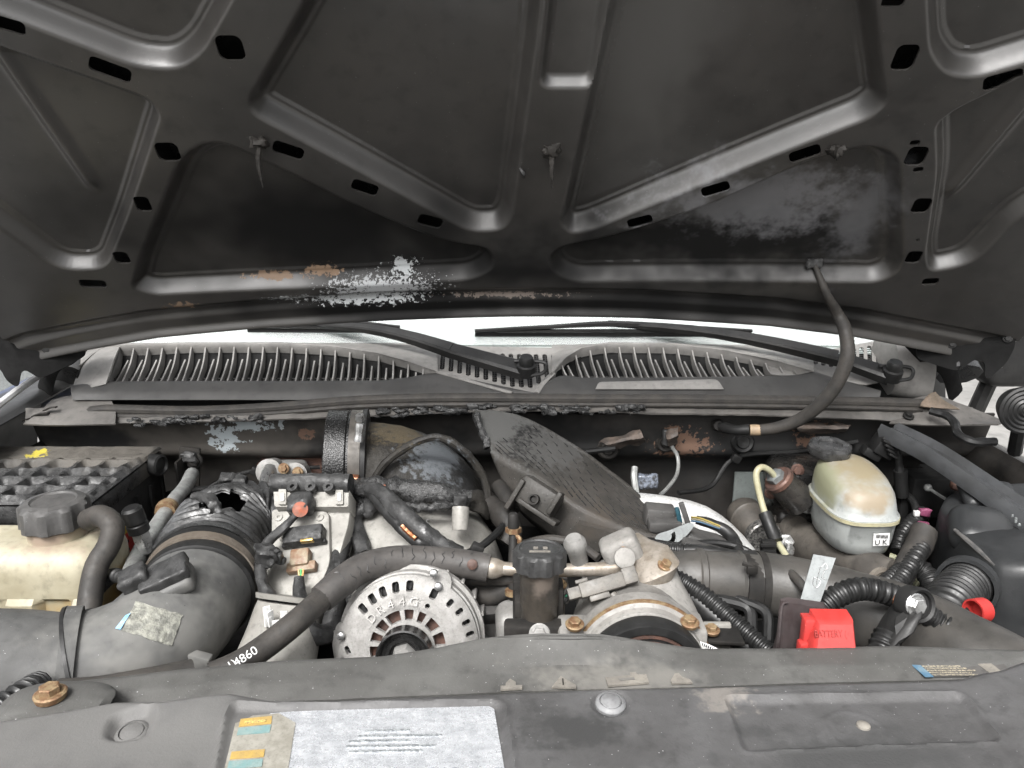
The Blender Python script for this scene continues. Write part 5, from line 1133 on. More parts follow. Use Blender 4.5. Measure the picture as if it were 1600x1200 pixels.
O('side_casting', blob(P(815, 985, .79), (.06, .05, .06), None, 8, .6, .003, 40), m_alu, of)
ds = T('dipstick', 'thin rusty dipstick tube with steel head beside the oil filler', 'dipstick', P(800, 930, .82))
O('tube', tube(PL((801, 935, .80), (801, 880, .84), (802, 832, .87)), .0055, 10), m_dark, ds); O('collar', lathe([(-.003, .010), (.003, .010)], P(802, 828, .87), (0, .1, 1), 6), m_rust, ds); O('collar', lathe([(-.003, .009), (.003, .009)], P(801, 925, .805), (0, .1, 1), 12), m_rust, ds); O('head', lathe([(0, .007), (.016, .0065), (.018, .005)], P(802, 824, .87), (0, .1, 1), 14), m_dark, ds); O('hook', tube(PL((806, 836, .865), (812, 842, .86), (811, 848, .86)), .003, 6), m_rust, ds)
# dark hose loops in the gap between hose and filler
O('vent_hose', J(tube(PL((720, 905, .83), (760, 905, .83), (795, 905, .82), (830, 900, .82)), .008, 10), tube(PL((680, 925, .85), (730, 930, .84), (770, 930, .83), (800, 915, .83), (815, 900, .84)), .012, 12)), m_hose, None, 'dark coolant hoses curving below the pipe beside the dipstick', 'hose')
O('water_outlet', loft([ering(P(755, y, .86), frame((0, .2, 1)), a, a, 2, 28) for y, a in ((1030, .05), (985, .052), (955, .045), (940, .055), (934, .058), (930, .05))]), m_dusty, None, 'dark rounded water outlet housing between alternator and oil filler', 'housing')
O('burnt_hose', J(tube(PL((765, 790, .99), (785, 805, .97), (800, 830, .95), (790, 850, .94)), .016, 12, rf=corr(.012, .08)), tube(PL((778, 760, 1.02), (790, 775, 1.0), (800, 800, .98)), .012, 10)), m_dark, None, 'dark ribbed breather hose under the edge of the burnt cover', 'hose')
# ================================================================== AC COMPRESSOR
ac2 = T('compressor', 'dusty aluminium compressor with rusty bolts and brown clutch pulley', 'compressor', P(1010, 1060, .75))
CN = V((0, -1, .10)).normalized(); CO_ = P(1010, 1064, .665); CM = frame(CN, (1, 0, 0))
m_comp = M('dusty_compressor_alloy', (.25, .241, .226, 1), (.18, .173, .162, 1), 34, .62, .15, bump=.6, bs=600, spots=[(G(.12), 260, .05)])
O('body', lathe([(-.20, .04), (-.19, .055), (-.12, .060), (-.115, .066), (-.055, .068), (-.050, .072), (-.030, .072), (-.026, .066), (-.018, .064), (-.016, .058)], CO_, CN, 56), m_comp, ac2)
O('body_seam', lathe([(-.0325, .0722), (-.0305, .0728), (-.0285, .0722)], CO_, CN, 56), m_rust, ac2)
O('pulley', lathe([(-.014, .058), (-.013, .0635), (.006, .0635), (.009, .062), (.009, .054), (.005, .0535), (.005, .051), (.009, .050), (.009, .047), (.004, .046), (.004, .010), (.010, .009), (.010, .0005)], CO_, CN, 64), m_rubber, ac2)
O('clutch_plate', J(lathe([(.006, .0525), (.0105, .0525), (.0105, .0505), (.0085, .050), (.0085, .047), (.0105, .0465), (.0105, .028), (.008, .027), (.008, .001)], CO_, CN, 56)), m_rustred, ac2)
for k in range(3): O('rivet', lathe([(.010, .0055), (.013, .0052), (.015, .003), (.015, .0003)], CO_ + CM @ V((.036 * math.sin(rad(8 + k * 120)), .036 * math.cos(rad(8 + k * 120)), 0)), CN, 16), m_rust, ac2)
# casting saddle on top, ears and uprights
sad = [ering(P(1000, 960, .76), frame((0, .25, 1)), .065, .055, 2.6, 36), ering(P(1005, 930, .775), frame((0, .25, 1)), .052, .05, 2.6, 36), ering(P(1008, 905, .79), frame((0, .25, 1)), .040, .042, 2.6, 36), ering(P(1005, 885, .80), frame((0, .25, 1)), .036, .036, 2.6, 36)]
O('saddle', loft(sad), m_comp, ac2)
def ear(px, py, Y, w_, h_): return O('mount_ear', box(P(px, py, Y) - V((0, -.012, h_ / 2)), (w_, .04, h_), None, .005, 2), m_comp, ac2)
ear(898, 984, .70, .034, .06); hexbolt(ac2, P(898, 974, .69), (0, -.15, 1), .0078, m_rust)
ear(1078, 980, .70, .036, .07); hexbolt(ac2, P(1078, 971, .69), (0, -.15, 1), .0078, m_rust)
ear(874, 918, .80, .024, .02); hexbolt(ac2, P(875, 912, .79), (0, -.15, 1), .0068, m_rust); O('stud', tube(PL((874, 925, .80), (874, 975, .77)), .006, 8), m_pipe, ac2)
ear(1040, 922, .79, .026, .03); hexbolt(ac2, P(1037, 915, .78), (0, -.15, 1), .0068, m_rust); O('stud', tube(PL((1035, 935, .785), (1035, 965, .77)), .0055, 8), m_pipe, ac2)
O('upright', box(P(1043, 950, .785), (.008, .02, .07), None, .002), m_comp, ac2)
O('manifold_block', J(box(P(975, 868, .80), (.044, .035, .052), Matrix.Rotation(-.45, 3, 'Y'), .008, 3), lathe([(0, .012), (.006, .0115), (.007, .009)], P(976, 872, .775), (-.1, -1, .5), 24)), m_comp, ac2)
O('hose_block', J(loft([ering(p, frame(V((.45, -.15, -1))), a, b, 2.4, 28) for p, a, b in ((P(990, 838, .83), .008, .008), (P(1000, 852, .81), .014, .012), (P(1012, 868, .79), .026, .02), (P(1022, 892, .775), .030, .022), (P(1018, 912, .775), .026, .02))]), lathe([(-.03, .011), (.0, .0115), (.012, .011)], P(1036, 890, .775), (.15, -.3, 1), 20)), m_pipe, ac2)
hexbolt(ac2, P(1040, 882, .765), (.25, -.3, 1), .0072, m_rust); hexbolt(ac2, P(975, 848, .79), (.1, -.2, 1), .0065, m_rust)
O('pressure_port', J(lathe([(-.01, .010), (.006, .011), (.014, .0135), (.020, .013), (.026, .009)], P(903, 868, .80), (-.25, -.2, 1), 24), tube(PL((905, 878, .80), (912, 895, .80)), .008, 10)), m_alu, ac2)
cn = T('clip_connector', 'grey plastic wire connector clipped across the compressor', 'connector', P(940, 920, .75))
cm_ = frame(V((0, -.75, .6)), P(985, 897, .74) - P(905, 922, .74)); cpos = P(940, 915, .742)
m_conn = M('grey_connector_plastic', (.135, .125, .11, 1), (.10, .094, .085, 1), 60, .55, bump=.15)
O('shell', J(box(cpos, (.050, .016, .016), cm_, .002), box(cpos + cm_ @ V((-.030, 0, 0)), (.016, .012, .012), cm_, .001), box(cpos + cm_ @ V((.032, .002, 0)), (.016, .018, .014), cm_, .002), box(cpos + cm_ @ V((-.006, -.011, .0)), (.022, .006, .012), cm_, .001), box(cpos + cm_ @ V((-.020, .010, .003)), (.014, .004, .006), cm_, .001)), m_conn, cn, smooth=25)
O('lead', tube([cpos + cm_ @ V((.008, -.010, 0))] + PL((960, 932, .735), (978, 946, .725), (988, 958, .705)), [.004, .005, .0055, .004], 10), m_conn, cn)
O('pigtail', tube(PL((902, 925, .745), (888, 930, .75), (878, 938, .75), (866, 928, .76)), [.002, .003, .005, .006], 8), m_burnt, cn); O('green_wire', tube(PL((898, 924, .742), (890, 928, .744), (884, 932, .745)), .0014, 6), M('green_wire', (.03, .16, .09, 1), None, 20, .5), cn)
O('lead_back', tube(PL((988, 893, .75), (993, 900, .752), (984, 903, .757)), .003, 6), m_conn, cn)
# small bracket with bolt and barcode tag, right of compressor
sbk = T('bracket_with_tag', 'small dark bracket with rusty bolt and a torn white barcode tag beside compressor', 'bracket', P(1115, 1010, .7))
O('plate', box(P(1112, 988, .72), (.06, .04, .004), Matrix.Rotation(.05, 3, 'Y'), .001), m_dark, sbk); O('leg', box(P(1118, 1005, .73), (.03, .008, .05), None, .002), m_alu2, sbk); hexbolt(sbk, P(1112, 983, .71), (0, -.1, 1), .007, m_rust)
O('paper_tag', patch([[P(1094, 1002, .69), P(1110, 1008, .685), P(1132, 1018, .68)], [P(1095, 1022, .685), P(1112, 1024, .68), P(1130, 1024, .675)]], 10, 6, .0006, .001, 60), m_white, sbk)
for k in range(7): O('barcode_bar', tube([P(1098 + k * 3.2, 1005 + k * 1.2, .6838), P(1097 + k * 3.2, 1009 + k * 1.2, .6832)], .0006, 4, step=.004), m_ink, sbk)
# ================================================================== CHARGE PIPES
cpn = T('chrome_charge_pipe', 'bright polished charge pipe curving from under the burnt cover', 'pipe', P(1090, 850, 1.0))
O('pipe', tube(PL((985, 800, 1.07), (1030, 806, 1.06), (1090, 822, 1.03), (1135, 860, .985), (1165, 905, .94), (1180, 950, .90)), [.030, .031, .032, .032, .032, .032], 32), M('polished_pipe', (.60, .60, .59, 1), (.50, .50, .49, 1), 30, .32, .35, bump=.1, spots=[((.18, .13, .10, 1), 330, .05)]), cpn)
chs = T('charge_hose', 'thick dark grey charge air hose with clamps running to the right', 'hose', P(1300, 960, .8))
m_ch = M('oily_charge_hose', (.060, .056, .051, 1), (.040, .038, .035, 1), 16, .45, bump=.35, rvar=.08, spots=[(G(.14), 200, .035)])
O('hose', tube(PL((1165, 908, .83), (1210, 914, .825), (1260, 925, .815), (1320, 945, .80), (1390, 972, .775), (1450, 1000, .745), (1520, 1035, .70), (1600, 1075, .66)), [.036, .037, .038, .042, .047, .049, .047, .045], 36, step=.008), m_ch, chs)
O('coupling', lathe([(-.058, .028), (-.05, .030), (-.045, .033), (-.030, .034), (-.028, .036), (-.022, .036), (-.020, .034), (.020, .034), (.023, .0365), (.030, .0365), (.033, .034), (.05, .034)], P(1125, 906, .832), (1, -.03, -.05), 40), m_ch, chs)
O('hose_clamp', J(lathe([(-.009, .037), (-.009, .0385), (.009, .0385), (.009, .037)], P(1168, 912, .829), (1, -.03, -.08), 40), tube(PL((1160, 880, .80), (1172, 884, .797), (1180, 888, .797)), .003, 6), box(P(1175, 890, .795), (.012, .006, .01), None, .001)), m_dark, chs)
O('hose_clamp', lathe([(-.004, .038), (-.004, .0395), (.004, .0395), (.004, .038)], P(1185, 913, .828), (1, -.03, -.08), 40), m_dark, chs)
O('drop_stub', tube(PL((1105, 925, .82), (1110, 955, .81), (1112, 985, .80)), .018, 16), m_ch, chs)
O('inlet_end', tube(PL((1040, 890, .86), (1075, 897, .845), (1100, 902, .836)), [.026, .028, .029], 24), m_ch, chs)
# harnesses across
h2 = T('corrugated_harness', 'pair of corrugated black looms running across behind the compressor', 'wire loom', P(1100, 880, .85))
O('conduit', tube(PL((1000, 858, .87), (1040, 859, .865), (1080, 861, .86)), .0085, 12, rf=corr(.0055, .1), step=.001), m_loom, h2); O('conduit', tube(PL((1005, 868, .87), (1040, 868, .865), (1075, 866, .86)), .0065, 12, rf=corr(.005, .1), step=.001), m_loom, h2)
O('taped_bundle', tube(PL((1070, 862, .86), (1110, 864, .855), (1150, 870, .85), (1185, 874, .845), (1200, 878, .845)), [.010, .009, .008, .009, .008], 12, amp=.001), m_loom, h2)
O('clip', J(box(P(1170, 872, .835), (.018, .012, .016), None, .001), tube(PL((1163, 868, .835), (1163, 885, .83)), .002, 6), tube(PL((1182, 868, .835), (1183, 888, .83)), .002, 6)), m_black, h2)
O('lead', tube(PL((1198, 876, .845), (1225, 888, .82), (1245, 905, .79), (1258, 922, .775)), .0055, 10), m_hose, h2)
O('burnt_lead', tube(PL((1088, 812, .955), (1110, 818, .95), (1135, 830, .94), (1150, 850, .92), (1158, 872, .88)), [.006, .007, .008, .008, .007], 10, amp=.001), m_loom, h2)
for i, c in enumerate(((.25, .19, .04, 1), (.2, .18, .12, 1), (.05, .10, .16, 1))): O('thin_wire', tube(PL((1080, 808 + i * 3, .952), (1095, 810 + i * 3, .945), (1125, 822 + i * 2, .937)), .0013, 5), M('thin_wire%d' % i, c, None, 20, .5), h2)
h3 = T('diagonal_loom', 'black taped corrugated loom slanting down below the charge hose', 'wire loom', P(1150, 960, .78))
O('conduit', tube(PL((1030, 892, .80), (1060, 905, .79), (1100, 930, .77), (1140, 965, .745), (1180, 1000, .72), (1215, 1030, .70)), .0095, 14, rf=corr(.0055, .09), step=.001), m_loom, h3)
O('taped_bundle', tube(PL((1042, 905, .80), (1075, 928, .785), (1115, 962, .76), (1160, 1000, .735), (1190, 1025, .72)), [.010, .013, .013, .014, .013], 14, amp=.001, freq=160, rf=corr(.009, .03)), m_loom, h3)
# metal clamp plate and dark box at the cover's lower tip
pk = T('steel_bracket', 'pale steel bracket plate with a curved slot beside the cover tip', 'bracket', P(1040, 850, .9))
po = P(1050, 835, .905); pn = V((.1, -.8, .55)).normalized(); pm = frame(pn, (1, 0, 0)); pi_ = pm.transposed()
pg = [pi_ @ (PP(x, y, po, pn) - po) for x, y in ((1078, 816), (1086, 820), (1075, 835), (1062, 846), (1048, 853), (1030, 852), (1022, 842), (1028, 834), (1048, 828), (1062, 822))]; pg = rpoly([(q.x, q.y) for q in pg], .006, 4)
s0 = pi_ @ (PP(1046, 842, po, pn) - po)
def pks(X, Y):
    d = sd_poly(X, Y, pg); rr = np.hypot(X - s0.x + .004, Y - s0.y - .004); return np.maximum(d, -np.maximum(np.abs(rr - .010) - .0028, -(X - s0.x) * .8 + (Y - s0.y) - .004))
xs_ = [q[0] for q in pg]; ys_ = [q[1] for q in pg]
O('plate', sheet(pks, fr(min(xs_) - .002, max(xs_) + .002, .0012), fr(min(ys_) - .002, max(ys_) + .002, .0012), lambda x, y: po + pm @ V((x, y, 0)), lambda x, y: -pn * .003), m_zinc, pk)
O('tab', box(P(1070, 803, .955), (.007, .008, .034), Matrix.Rotation(-.35, 3, 'Y'), .001), m_dusty, pk)
cb = T('sensor_box', 'scorched grey plastic box with a blue clip behind the steel bracket', 'sensor', P(1040, 820, .95))
O('box_body', J(box(P(1030, 804, .992), (.042, .03, .026), Matrix.Rotation(.1, 3, 'Y'), .004), box(P(1038, 820, .965), (.045, .02, .014), None, .003)), m_dusty, cb); O('blue_clip', box(P(1060, 805, .965), (.006, .008, .022), Matrix.Rotation(-.25, 3, 'Y'), .001), M('teal_clip', (.02, .075, .10, 1), None, 60, .5), cb)
O('dark_casting', J(blob(P(1105, 852, .93), (.075, .04, .026), Matrix.Rotation(.35, 3, 'Y'), 8, .4, .003, 40), box(P(1098, 860, .90), (.06, .02, .018), Matrix.Rotation(.3, 3, 'Y'), .003)), m_dusty, None, 'dark ridged casting below the polished charge pipe', 'casting')
# small bits behind: grey tube, tape, thin wire on the firewall
O('melted_plastic_scrap', blob(P(1012, 752, 1.10), (.032, .012, .022), None, 6, .4, .002, 90), M('shiny_film', G(.03), (.16, .18, .22, 1), 200, .25), None, 'shiny crumpled dark plastic scrap behind the burnt cover', 'scrap')
O('vent_tube', tube(PL((994, 770, 1.08), (991, 745, 1.09), (992, 730, 1.10)), .005, 8), m_gpipe, None, 'short grey vent tube standing up behind the burnt cover', 'tube')
gw = T('ground_strap', 'thin grey ground wire hanging from a bolt on the firewall', 'wire', P(1050, 760, 1.2)); O('wire', tube(PL((1042, 682, 1.222), (1050, 698, 1.215), (1059, 715, 1.21), (1058, 740, 1.19), (1045, 760, 1.16), (1030, 775, 1.13)), .0032, 8), m_gpipe, gw); O('lug', blob(P(1043, 684, 1.22), (.018, .012, .03), None, 5, .8, .002, 120), m_burnt, gw)
# ================================================================== BRAKE MASTER CYLINDER + RESERVOIR
rs = T('brake_reservoir', 'stained translucent brake fluid reservoir with black cap and small white sticker', 'fluid reservoir', P(1335, 870, 1.06))
m_res = M('stained_white_plastic', (.30, .313, .305, 1), (.26, .272, .264, 1), 12, .38, bump=.1, bs=150,
   patches=[((.51, 1.05, 1.045), (.06, .09, .022), (.22, .185, .12, 1), .5, 20, .7), ((.455, 1.07, 1.02), (.02, .06, .03), (.21, .212, .14, 1), .5, 20, .6), ((.50, .975, 1.02), (.05, .03, .014), (.22, .18, .125, 1), .5, 30, .6)], spots=[(G(.06), 120, .035)])
# rounded box standing along the car, roof falling slightly to the front
rings = []
for (z, k, e) in ((.930, .55, 3), (.932, .78, 3.2), (.938, .89, 3.5), (.955, .95, 3.8), (.984, .985, 4), (.986, 1.05, 4), (.992, 1.05, 4), (.994, .985, 4), (1.012, .96, 3.8), (1.026, .91, 3.6), (1.036, .80, 3.2), (1.041, .60, 2.8), (1.0435, .3, 2.4)):
    rings.append([p + V((0, 0, (p.y - 1.048) * (.14 if z > 1.0 else 0))) for p in ering((.501, 1.048, z), Matrix.Identity(3), .0475 * k, (.074 * (k if k < 1 else k * .97)), e * .82, 56)])
O('tank', loft(rings), m_res, rs, smooth=50)
O('seam_flange', loft([ering((.501, 1.048, z), Matrix.Identity(3), .0475 * 1.055, .074 * 1.03, 3.28, 56) for z in (.9855, .9905)]), M('yellowed_seam', (.36, .33, .20, 1), (.32, .30, .21, 1), 30, .45), rs)
rcap = V((.481, 1.098, 1.053))
m_rcap = M('wet_black_cap', G(.018), G(.045), 50, .3, bump=.3, bs=120)
O('cap', lathe([(-.010, .020), (-.006, .029), (.0, .032), (.007, .031), (.010, .026), (.009, .018), (.0065, .017), (.0065, .0005)], rcap, (0, -.12, 1), 48, rmod=lambda a, h: 1 + .035 * math.cos(a * 6)), m_rcap, rs)
O('sticker', box(P(1377, 843, .9745), (.0225, .0009, .0185), Matrix.Rotation(.0, 3, 'Z') @ Matrix.Rotation(-.06, 3, 'Y'), 0), m_white, rs, smooth=0)
stk = P(1377, 843, .9735); smx = frame((0, -1, 0), (1, 0, .06))
text('sticker_text', 'U K', stk + V((.0, -.0004, -.0045)), smx, .0105, .0002, m_ink, rs)
for k in range(9): O('barcode_bar', box(stk + V((-.0075 + k * .0019, -.0004, .005 - k * .0001)), (.0011 if k % 3 else .0006, .0005, .0045), None, 0), m_ink, rs, smooth=0)
mc = T('master_cylinder', 'greasy cast brake master cylinder under the white reservoir', 'master cylinder', P(1320, 900, 1.0))
m_mc = M('greasy_casting', (.10, .09, .078, 1), (.055, .05, .045, 1), 22, .5, .15, bump=.5, bs=300)
O('bore', tube(PL((1225, 835, 1.15), (1260, 850, 1.11), (1310, 872, 1.04), (1355, 893, .985), (1385, 908, .955)), [.034, .034, .032, .032, .030], 28), m_mc, mc)
O('end_cap', lathe([(-.002, .026), (.003, .026), (.004, .021), (.002, .020), (.002, .0005)], P(1372, 915, .935), P(1385, 908, .955) - P(1355, 893, .985), 28), M('worn_alloy_ring', (.24, .215, .18, 1), (.15, .13, .11, 1), 30, .5, .3), mc)
O('outlet_arm', tube(PL((1350, 890, .99), (1375, 890, .965), (1395, 893, .95)), [.022, .020, .017], 16), m_mc, mc)
O('feet', J(box(P(1335, 872, 1.03), (.04, .02, .03), None, .003), box(P(1362, 872, 1.02), (.016, .015, .02), None, .002), box(P(1372, 873, 1.015), (.012, .012, .014), None, .002)), M('pale_nylon', (.30, .30, .28, 1), None, 30, .5), mc)
O('flange', J(lathe([(-.008, .05), (.0, .05), (.004, .044)], P(1235, 838, 1.15), P(1310, 872, 1.04) - P(1225, 835, 1.15), 36), lathe([(-.006, .026), (.006, .026)], P(1240, 830, 1.12), P(1310, 872, 1.04) - P(1225, 835, 1.15), 24)), m_mc, mc)
O('fitting_nut', J(lathe([(-.008, .012), (.004, .012), (.006, .009), (.012, .009)], P(1228, 846, 1.08), (-.2, -1, .3), 6), tube(PL((1230, 850, 1.07), (1235, 860, 1.05), (1228, 872, 1.03)), .006, 10)), m_steel, mc)
hexbolt(mc, P(1263, 790, 1.13), (-.2, -1, .3), .011, m_steel, 'stud_nut')
# booster & pedal-box hardware behind
bo = T('brake_booster', 'dark oily hydraulic brake booster with rusty bolts on the firewall', 'booster', P(1235, 820, 1.2))
m_oil = M('oily_black', G(.014), G(.03, 1.1), 30, .3, .1, bump=.3, bs=120)
O('housing', J(blob(P(1262, 775, 1.19), (.13, .10, .13), None, 10, .5, .006, 25), blob(P(1240, 820, 1.17), (.09, .08, .09), None, 8, .6, .006, 30)), m_oil, bo)
O('valve_body', tube(PL((1252, 785, 1.10), (1235, 768, 1.10), (1219, 752, 1.10)), [.026, .024, .022], 22), m_oil, bo)
O('rust_ring', lathe([(-.004, .023), (.003, .0235), (.006, .021)], P(1217, 750, 1.098), P(1210, 742, 1.095) - P(1252, 785, 1.10), 24), m_rustred, bo)
O('line_nut', lathe([(0, .014), (.008, .014), (.012, .008)], P(1214, 747, 1.095), P(1210, 742, 1.095) - P(1252, 785, 1.10), 6), m_zinc, bo)
for q in ((1246, 735, 1.15), (1205, 770, 1.14), (1238, 790, 1.09)): hexbolt(bo, P(*q), (-.2, -1, .2), .0085, m_rustred)
O('bracket_arm', J(box(P(1250, 742, 1.17), (.05, .02, .04), Matrix.Rotation(.4, 3, 'Y'), .006)), m_oil, bo)
bl2 = T('brake_line', 'cream steel brake line bent in a hook with black rubber sleeve', 'brake line', P(1215, 880, 1.02))
O('line', tube(PL((1212, 746, 1.09), (1202, 735, 1.085), (1190, 730, 1.08), (1182, 738, 1.075), (1183, 755, 1.07), (1190, 785, 1.06), (1200, 815, 1.045), (1214, 845, 1.02), (1228, 868, .99), (1236, 882, .97)), .0048, 12), M('cream_coated_line', (.36, .35, .24, 1), (.30, .28, .18, 1), 40, .4), bl2)
O('sleeve', tube(PL((1195, 802, 1.045), (1206, 830, 1.025), (1213, 846, 1.012)), .0095, 12), m_rubber, bl2)
O('end_boot', tube(PL((1232, 876, .975), (1245, 890, .95), (1258, 905, .92)), [.010, .015, .017], 14), m_hose, bl2)
O('line_clip', J(box(P(1200, 858, 1.0), (.020, .012, .026), None, .001), box(P(1200, 852, .993), (.022, .006, .003), None, 0), box(P(1200, 862, .993), (.022, .006, .003), None, 0), box(P(1200, 872, 1.0), (.008, .008, .02), None, .001)), m_black, bl2)
O('mount_plate', box(P(1170, 768, 1.26), (.056, .005, .075), None, .004), M('pale_green_zinc', (.20, .225, .215, 1), (.15, .165, .16, 1), 20, .45, .2), None, 'pale greenish metal plate on the firewall behind the brake line', 'plate')
fl = T('fuel_filter_canister', 'dark cylindrical canister with bright speckled rim beside the charge pipe', 'canister', P(1175, 850, 1.05))
fa = (P(1200, 846, 1.06) - P(1166, 806, 1.14)).normalized(); fo_ = P(1170, 812, 1.125)
O('can', lathe([(-.03, .024), (-.02, .029), (.0, .030), (.004, .027), (.045, .026), (.050, .022)], fo_, fa, 32), m_mc, fl); O('rim', lathe([(.045, .0262), (.048, .027), (.058, .027), (.060, .025), (.056, .023), (.056, .001)], fo_, fa, 32), M('speckled_rim', (.35, .34, .32, 1), G(.05), 300, .4, .6), fl)
# connector above the reservoir
cw = T('sensor_connector', 'black ribbed wiring connector hanging from the firewall beside the reservoir cap', 'connector', P(1380, 720, 1.18))
k0 = P(1380, 697, 1.17); km = Matrix.Rotation(.5, 3, 'Y')
O('shell', J(box(k0, (.034, .03, .030), km, .003), box(P(1360, 708, 1.17), (.030, .02, .014), km, .002), *[box(P(1388 + i * 3, 692 + i * 7, 1.15), (.022, .01, .004), km, .001) for i in range(4)]), m_black, cw, smooth=25)
O('wire', tube(PL((1388, 690, 1.15), (1396, 690, 1.15), (1402, 700, 1.15), (1405, 725, 1.15), (1407, 745, 1.15)), [.0025, .0025, .004, .006, .008], 8, amp=.0006), m_loom, cw); O('boot', tube(PL((1407, 735, 1.15), (1408, 755, 1.15), (1410, 775, 1.15)), .011, 12, rf=corr(.008, .08)), m_rubber, cw)
jb = T('junction_box', 'dark boxy relay module on the firewall above the black plastic cover', 'relay box', P(1460, 790, 1.15)); O('housing', J(box(P(1465, 770, 1.17), (.11, .05, .07), None, .005), box(P(1420, 790, 1.17), (.05, .04, .05), None, .004), box(P(1475, 740, 1.19), (.07, .04, .02), None, .004)), m_void, jb); O('rod', tube(PL((1450, 762, 1.12), (1465, 772, 1.10), (1478, 780, 1.08)), .0025, 6), m_gpipe, jb); O('rod_tip', blob(P(1450, 762, 1.118), (.012, .012, .012), None, 4, .95), m_gpipe, jb); O('stud', blob(P(1494, 758, 1.12), (.018, .018, .018), None, 4, .9), m_rustred, jb)
# ================================================================== BLACK PLASTIC BOX (right)
rb = T('black_plastic_cover', 'large matte black moulded plastic cover filling the right side of the bay', 'plastic cover', P(1560, 1000, .9))
m_rb = M('matte_black_mould', (.026, .027, .028, 1), (.016, .017, .018, 1), 10, .45, bump=.3, bs=500, spots=[(G(.15), 130, .022)])
tp_ = [spl(PL((1720, 752, 1.05), (1600, 756, 1.08), (1512, 762, 1.09)), 6), spl(PL((1500, 766, 1.08), (1478, 778, 1.06), (1469, 793, 1.03)), 5), spl(PL((1472, 802, 1.01), (1494, 832, .95), (1524, 858, .90), (1554, 884, .86)), 8), spl(PL((1570, 888, .85), (1640, 892, .83), (1720, 900, .82)), 5)]
tp_ = [p for seg in tp_ for p in seg]; tc = sum(tp_, V()) / len(tp_)
def inset(k, dz): return [p + (tc - p) * k + V((0, 0, dz)) for p in tp_]
O('side_wall', loft([inset(-.10, -.26), inset(-.04, -.06), inset(-.02, -.012), inset(.0, -.003), inset(.035, .003), inset(.12, .005), inset(.5, .008)]), m_rb, rb, smooth=60)
O('bulge', blob(P(1536, 832, .955), (.085, .075, .05), frame((-.1, -.5, .85), (1, -.3, 0)), 20, .95, 0), m_rb, rb)
O('bulge', blob(P(1545, 775, 1.02), (.075, .06, .022), frame((0, -.35, .95), (1, -.2, 0)), 14, .95, 0), m_rb, rb)
O('moulded_ledge', tube(PL((1492, 828, .945), (1515, 848, .912), (1540, 870, .882), (1556, 884, .862)), [.0025, .0035, .0035, .0025], 8), M('scuffed_ledge', G(.09, 1.05), G(.05), 90, .6), rb)
O('wear_marks', J(*[blob(P(1582 + i * 2.5 + (i % 2) * 3, 806 + i * 4.5, .915 - i * .006), (.003, .002, .004), None, 3, .8, .001, 200) for i in range(4)]), m_zinc, rb, kind='stuff')
# ================================================================== HOSES AND LOOMS, RIGHT
lr = T('loom_bundle', 'thick taped black loom climbing beside the brake reservoir', 'wire loom', P(1400, 930, .95))
O('taped_bundle', tube(PL((1445, 828, 1.0), (1436, 850, .985), (1420, 880, .96), (1405, 905, .93), (1388, 930, .90)), [.018, .018, .017, .016, .016], 14, amp=.0015, freq=60), m_hose, lr)
O('conduit', tube(PL((1440, 855, .975), (1424, 882, .945), (1405, 908, .915), (1385, 932, .885), (1375, 945, .87)), .0115, 14, rf=corr(.007, .1), step=.0013), m_loom, lr)
O('conduit', tube(PL((1370, 920, .90), (1390, 905, .92), (1408, 890, .94)), .010, 12, rf=corr(.007, .1), step=.0013), m_loom, lr)
O('conduit', tube(PL((1445, 800, 1.06), (1425, 815, 1.05), (1408, 838, 1.03), (1402, 862, 1.01)), .010, 12, rf=corr(.007, .09), step=.0013), m_loom, lr)
O('conduit', tube(PL((1425, 880, .95), (1445, 895, .94), (1458, 918, .92), (1455, 945, .90), (1440, 965, .88)), .0135, 14, rf=corr(.007, .06), step=.0013), m_loom, lr)
O('pink_clip', J(blob(P(1445, 800, 1.045), (.016, .01, .012), None, 4, .6, .003, 120), blob(P(1443, 820, 1.03), (.014, .01, .01), None, 4, .6, .003, 120)), M('pink_plastic', (.17, .04, .085, 1), None, 60, .5), lr); O('white_clip', box(P(1432, 802, 1.045), (.008, .006, .008), None, .001), m_white, lr)
O('cream_pipe', J(tube(PL((1410, 905, .99), (1425, 902, .985), (1432, 910, .98), (1425, 918, .97), (1405, 925, .96)), .0042, 8), tube(PL((1390, 868, 1.0), (1400, 872, .995), (1402, 882, .99), (1396, 895, .985)), .0042, 8)), M('cream_line', (.30, .30, .2, 1), None, 30, .45), None, 'cream brake pipes looping below the reservoir', 'pipe')
O('fresh_air_duct', tube(PL((1520, 905, .875), (1498, 926, .835), (1480, 950, .80), (1464, 980, .775), (1455, 1005, .76)), .027, 28, rf=corr(.0095, .07), step=.0016), m_loom, None, 'ribbed black flexible duct entering the plastic cover', 'duct')
O('duct_collar', lathe([(-.004, .036), (.008, .036), (.008, .031), (-.004, .030)], P(1512, 913, .86), P(1480, 950, .80) - P(1520, 905, .875), 28), m_rb, None, 'black collar where the ribbed duct meets the plastic cover', 'collar')
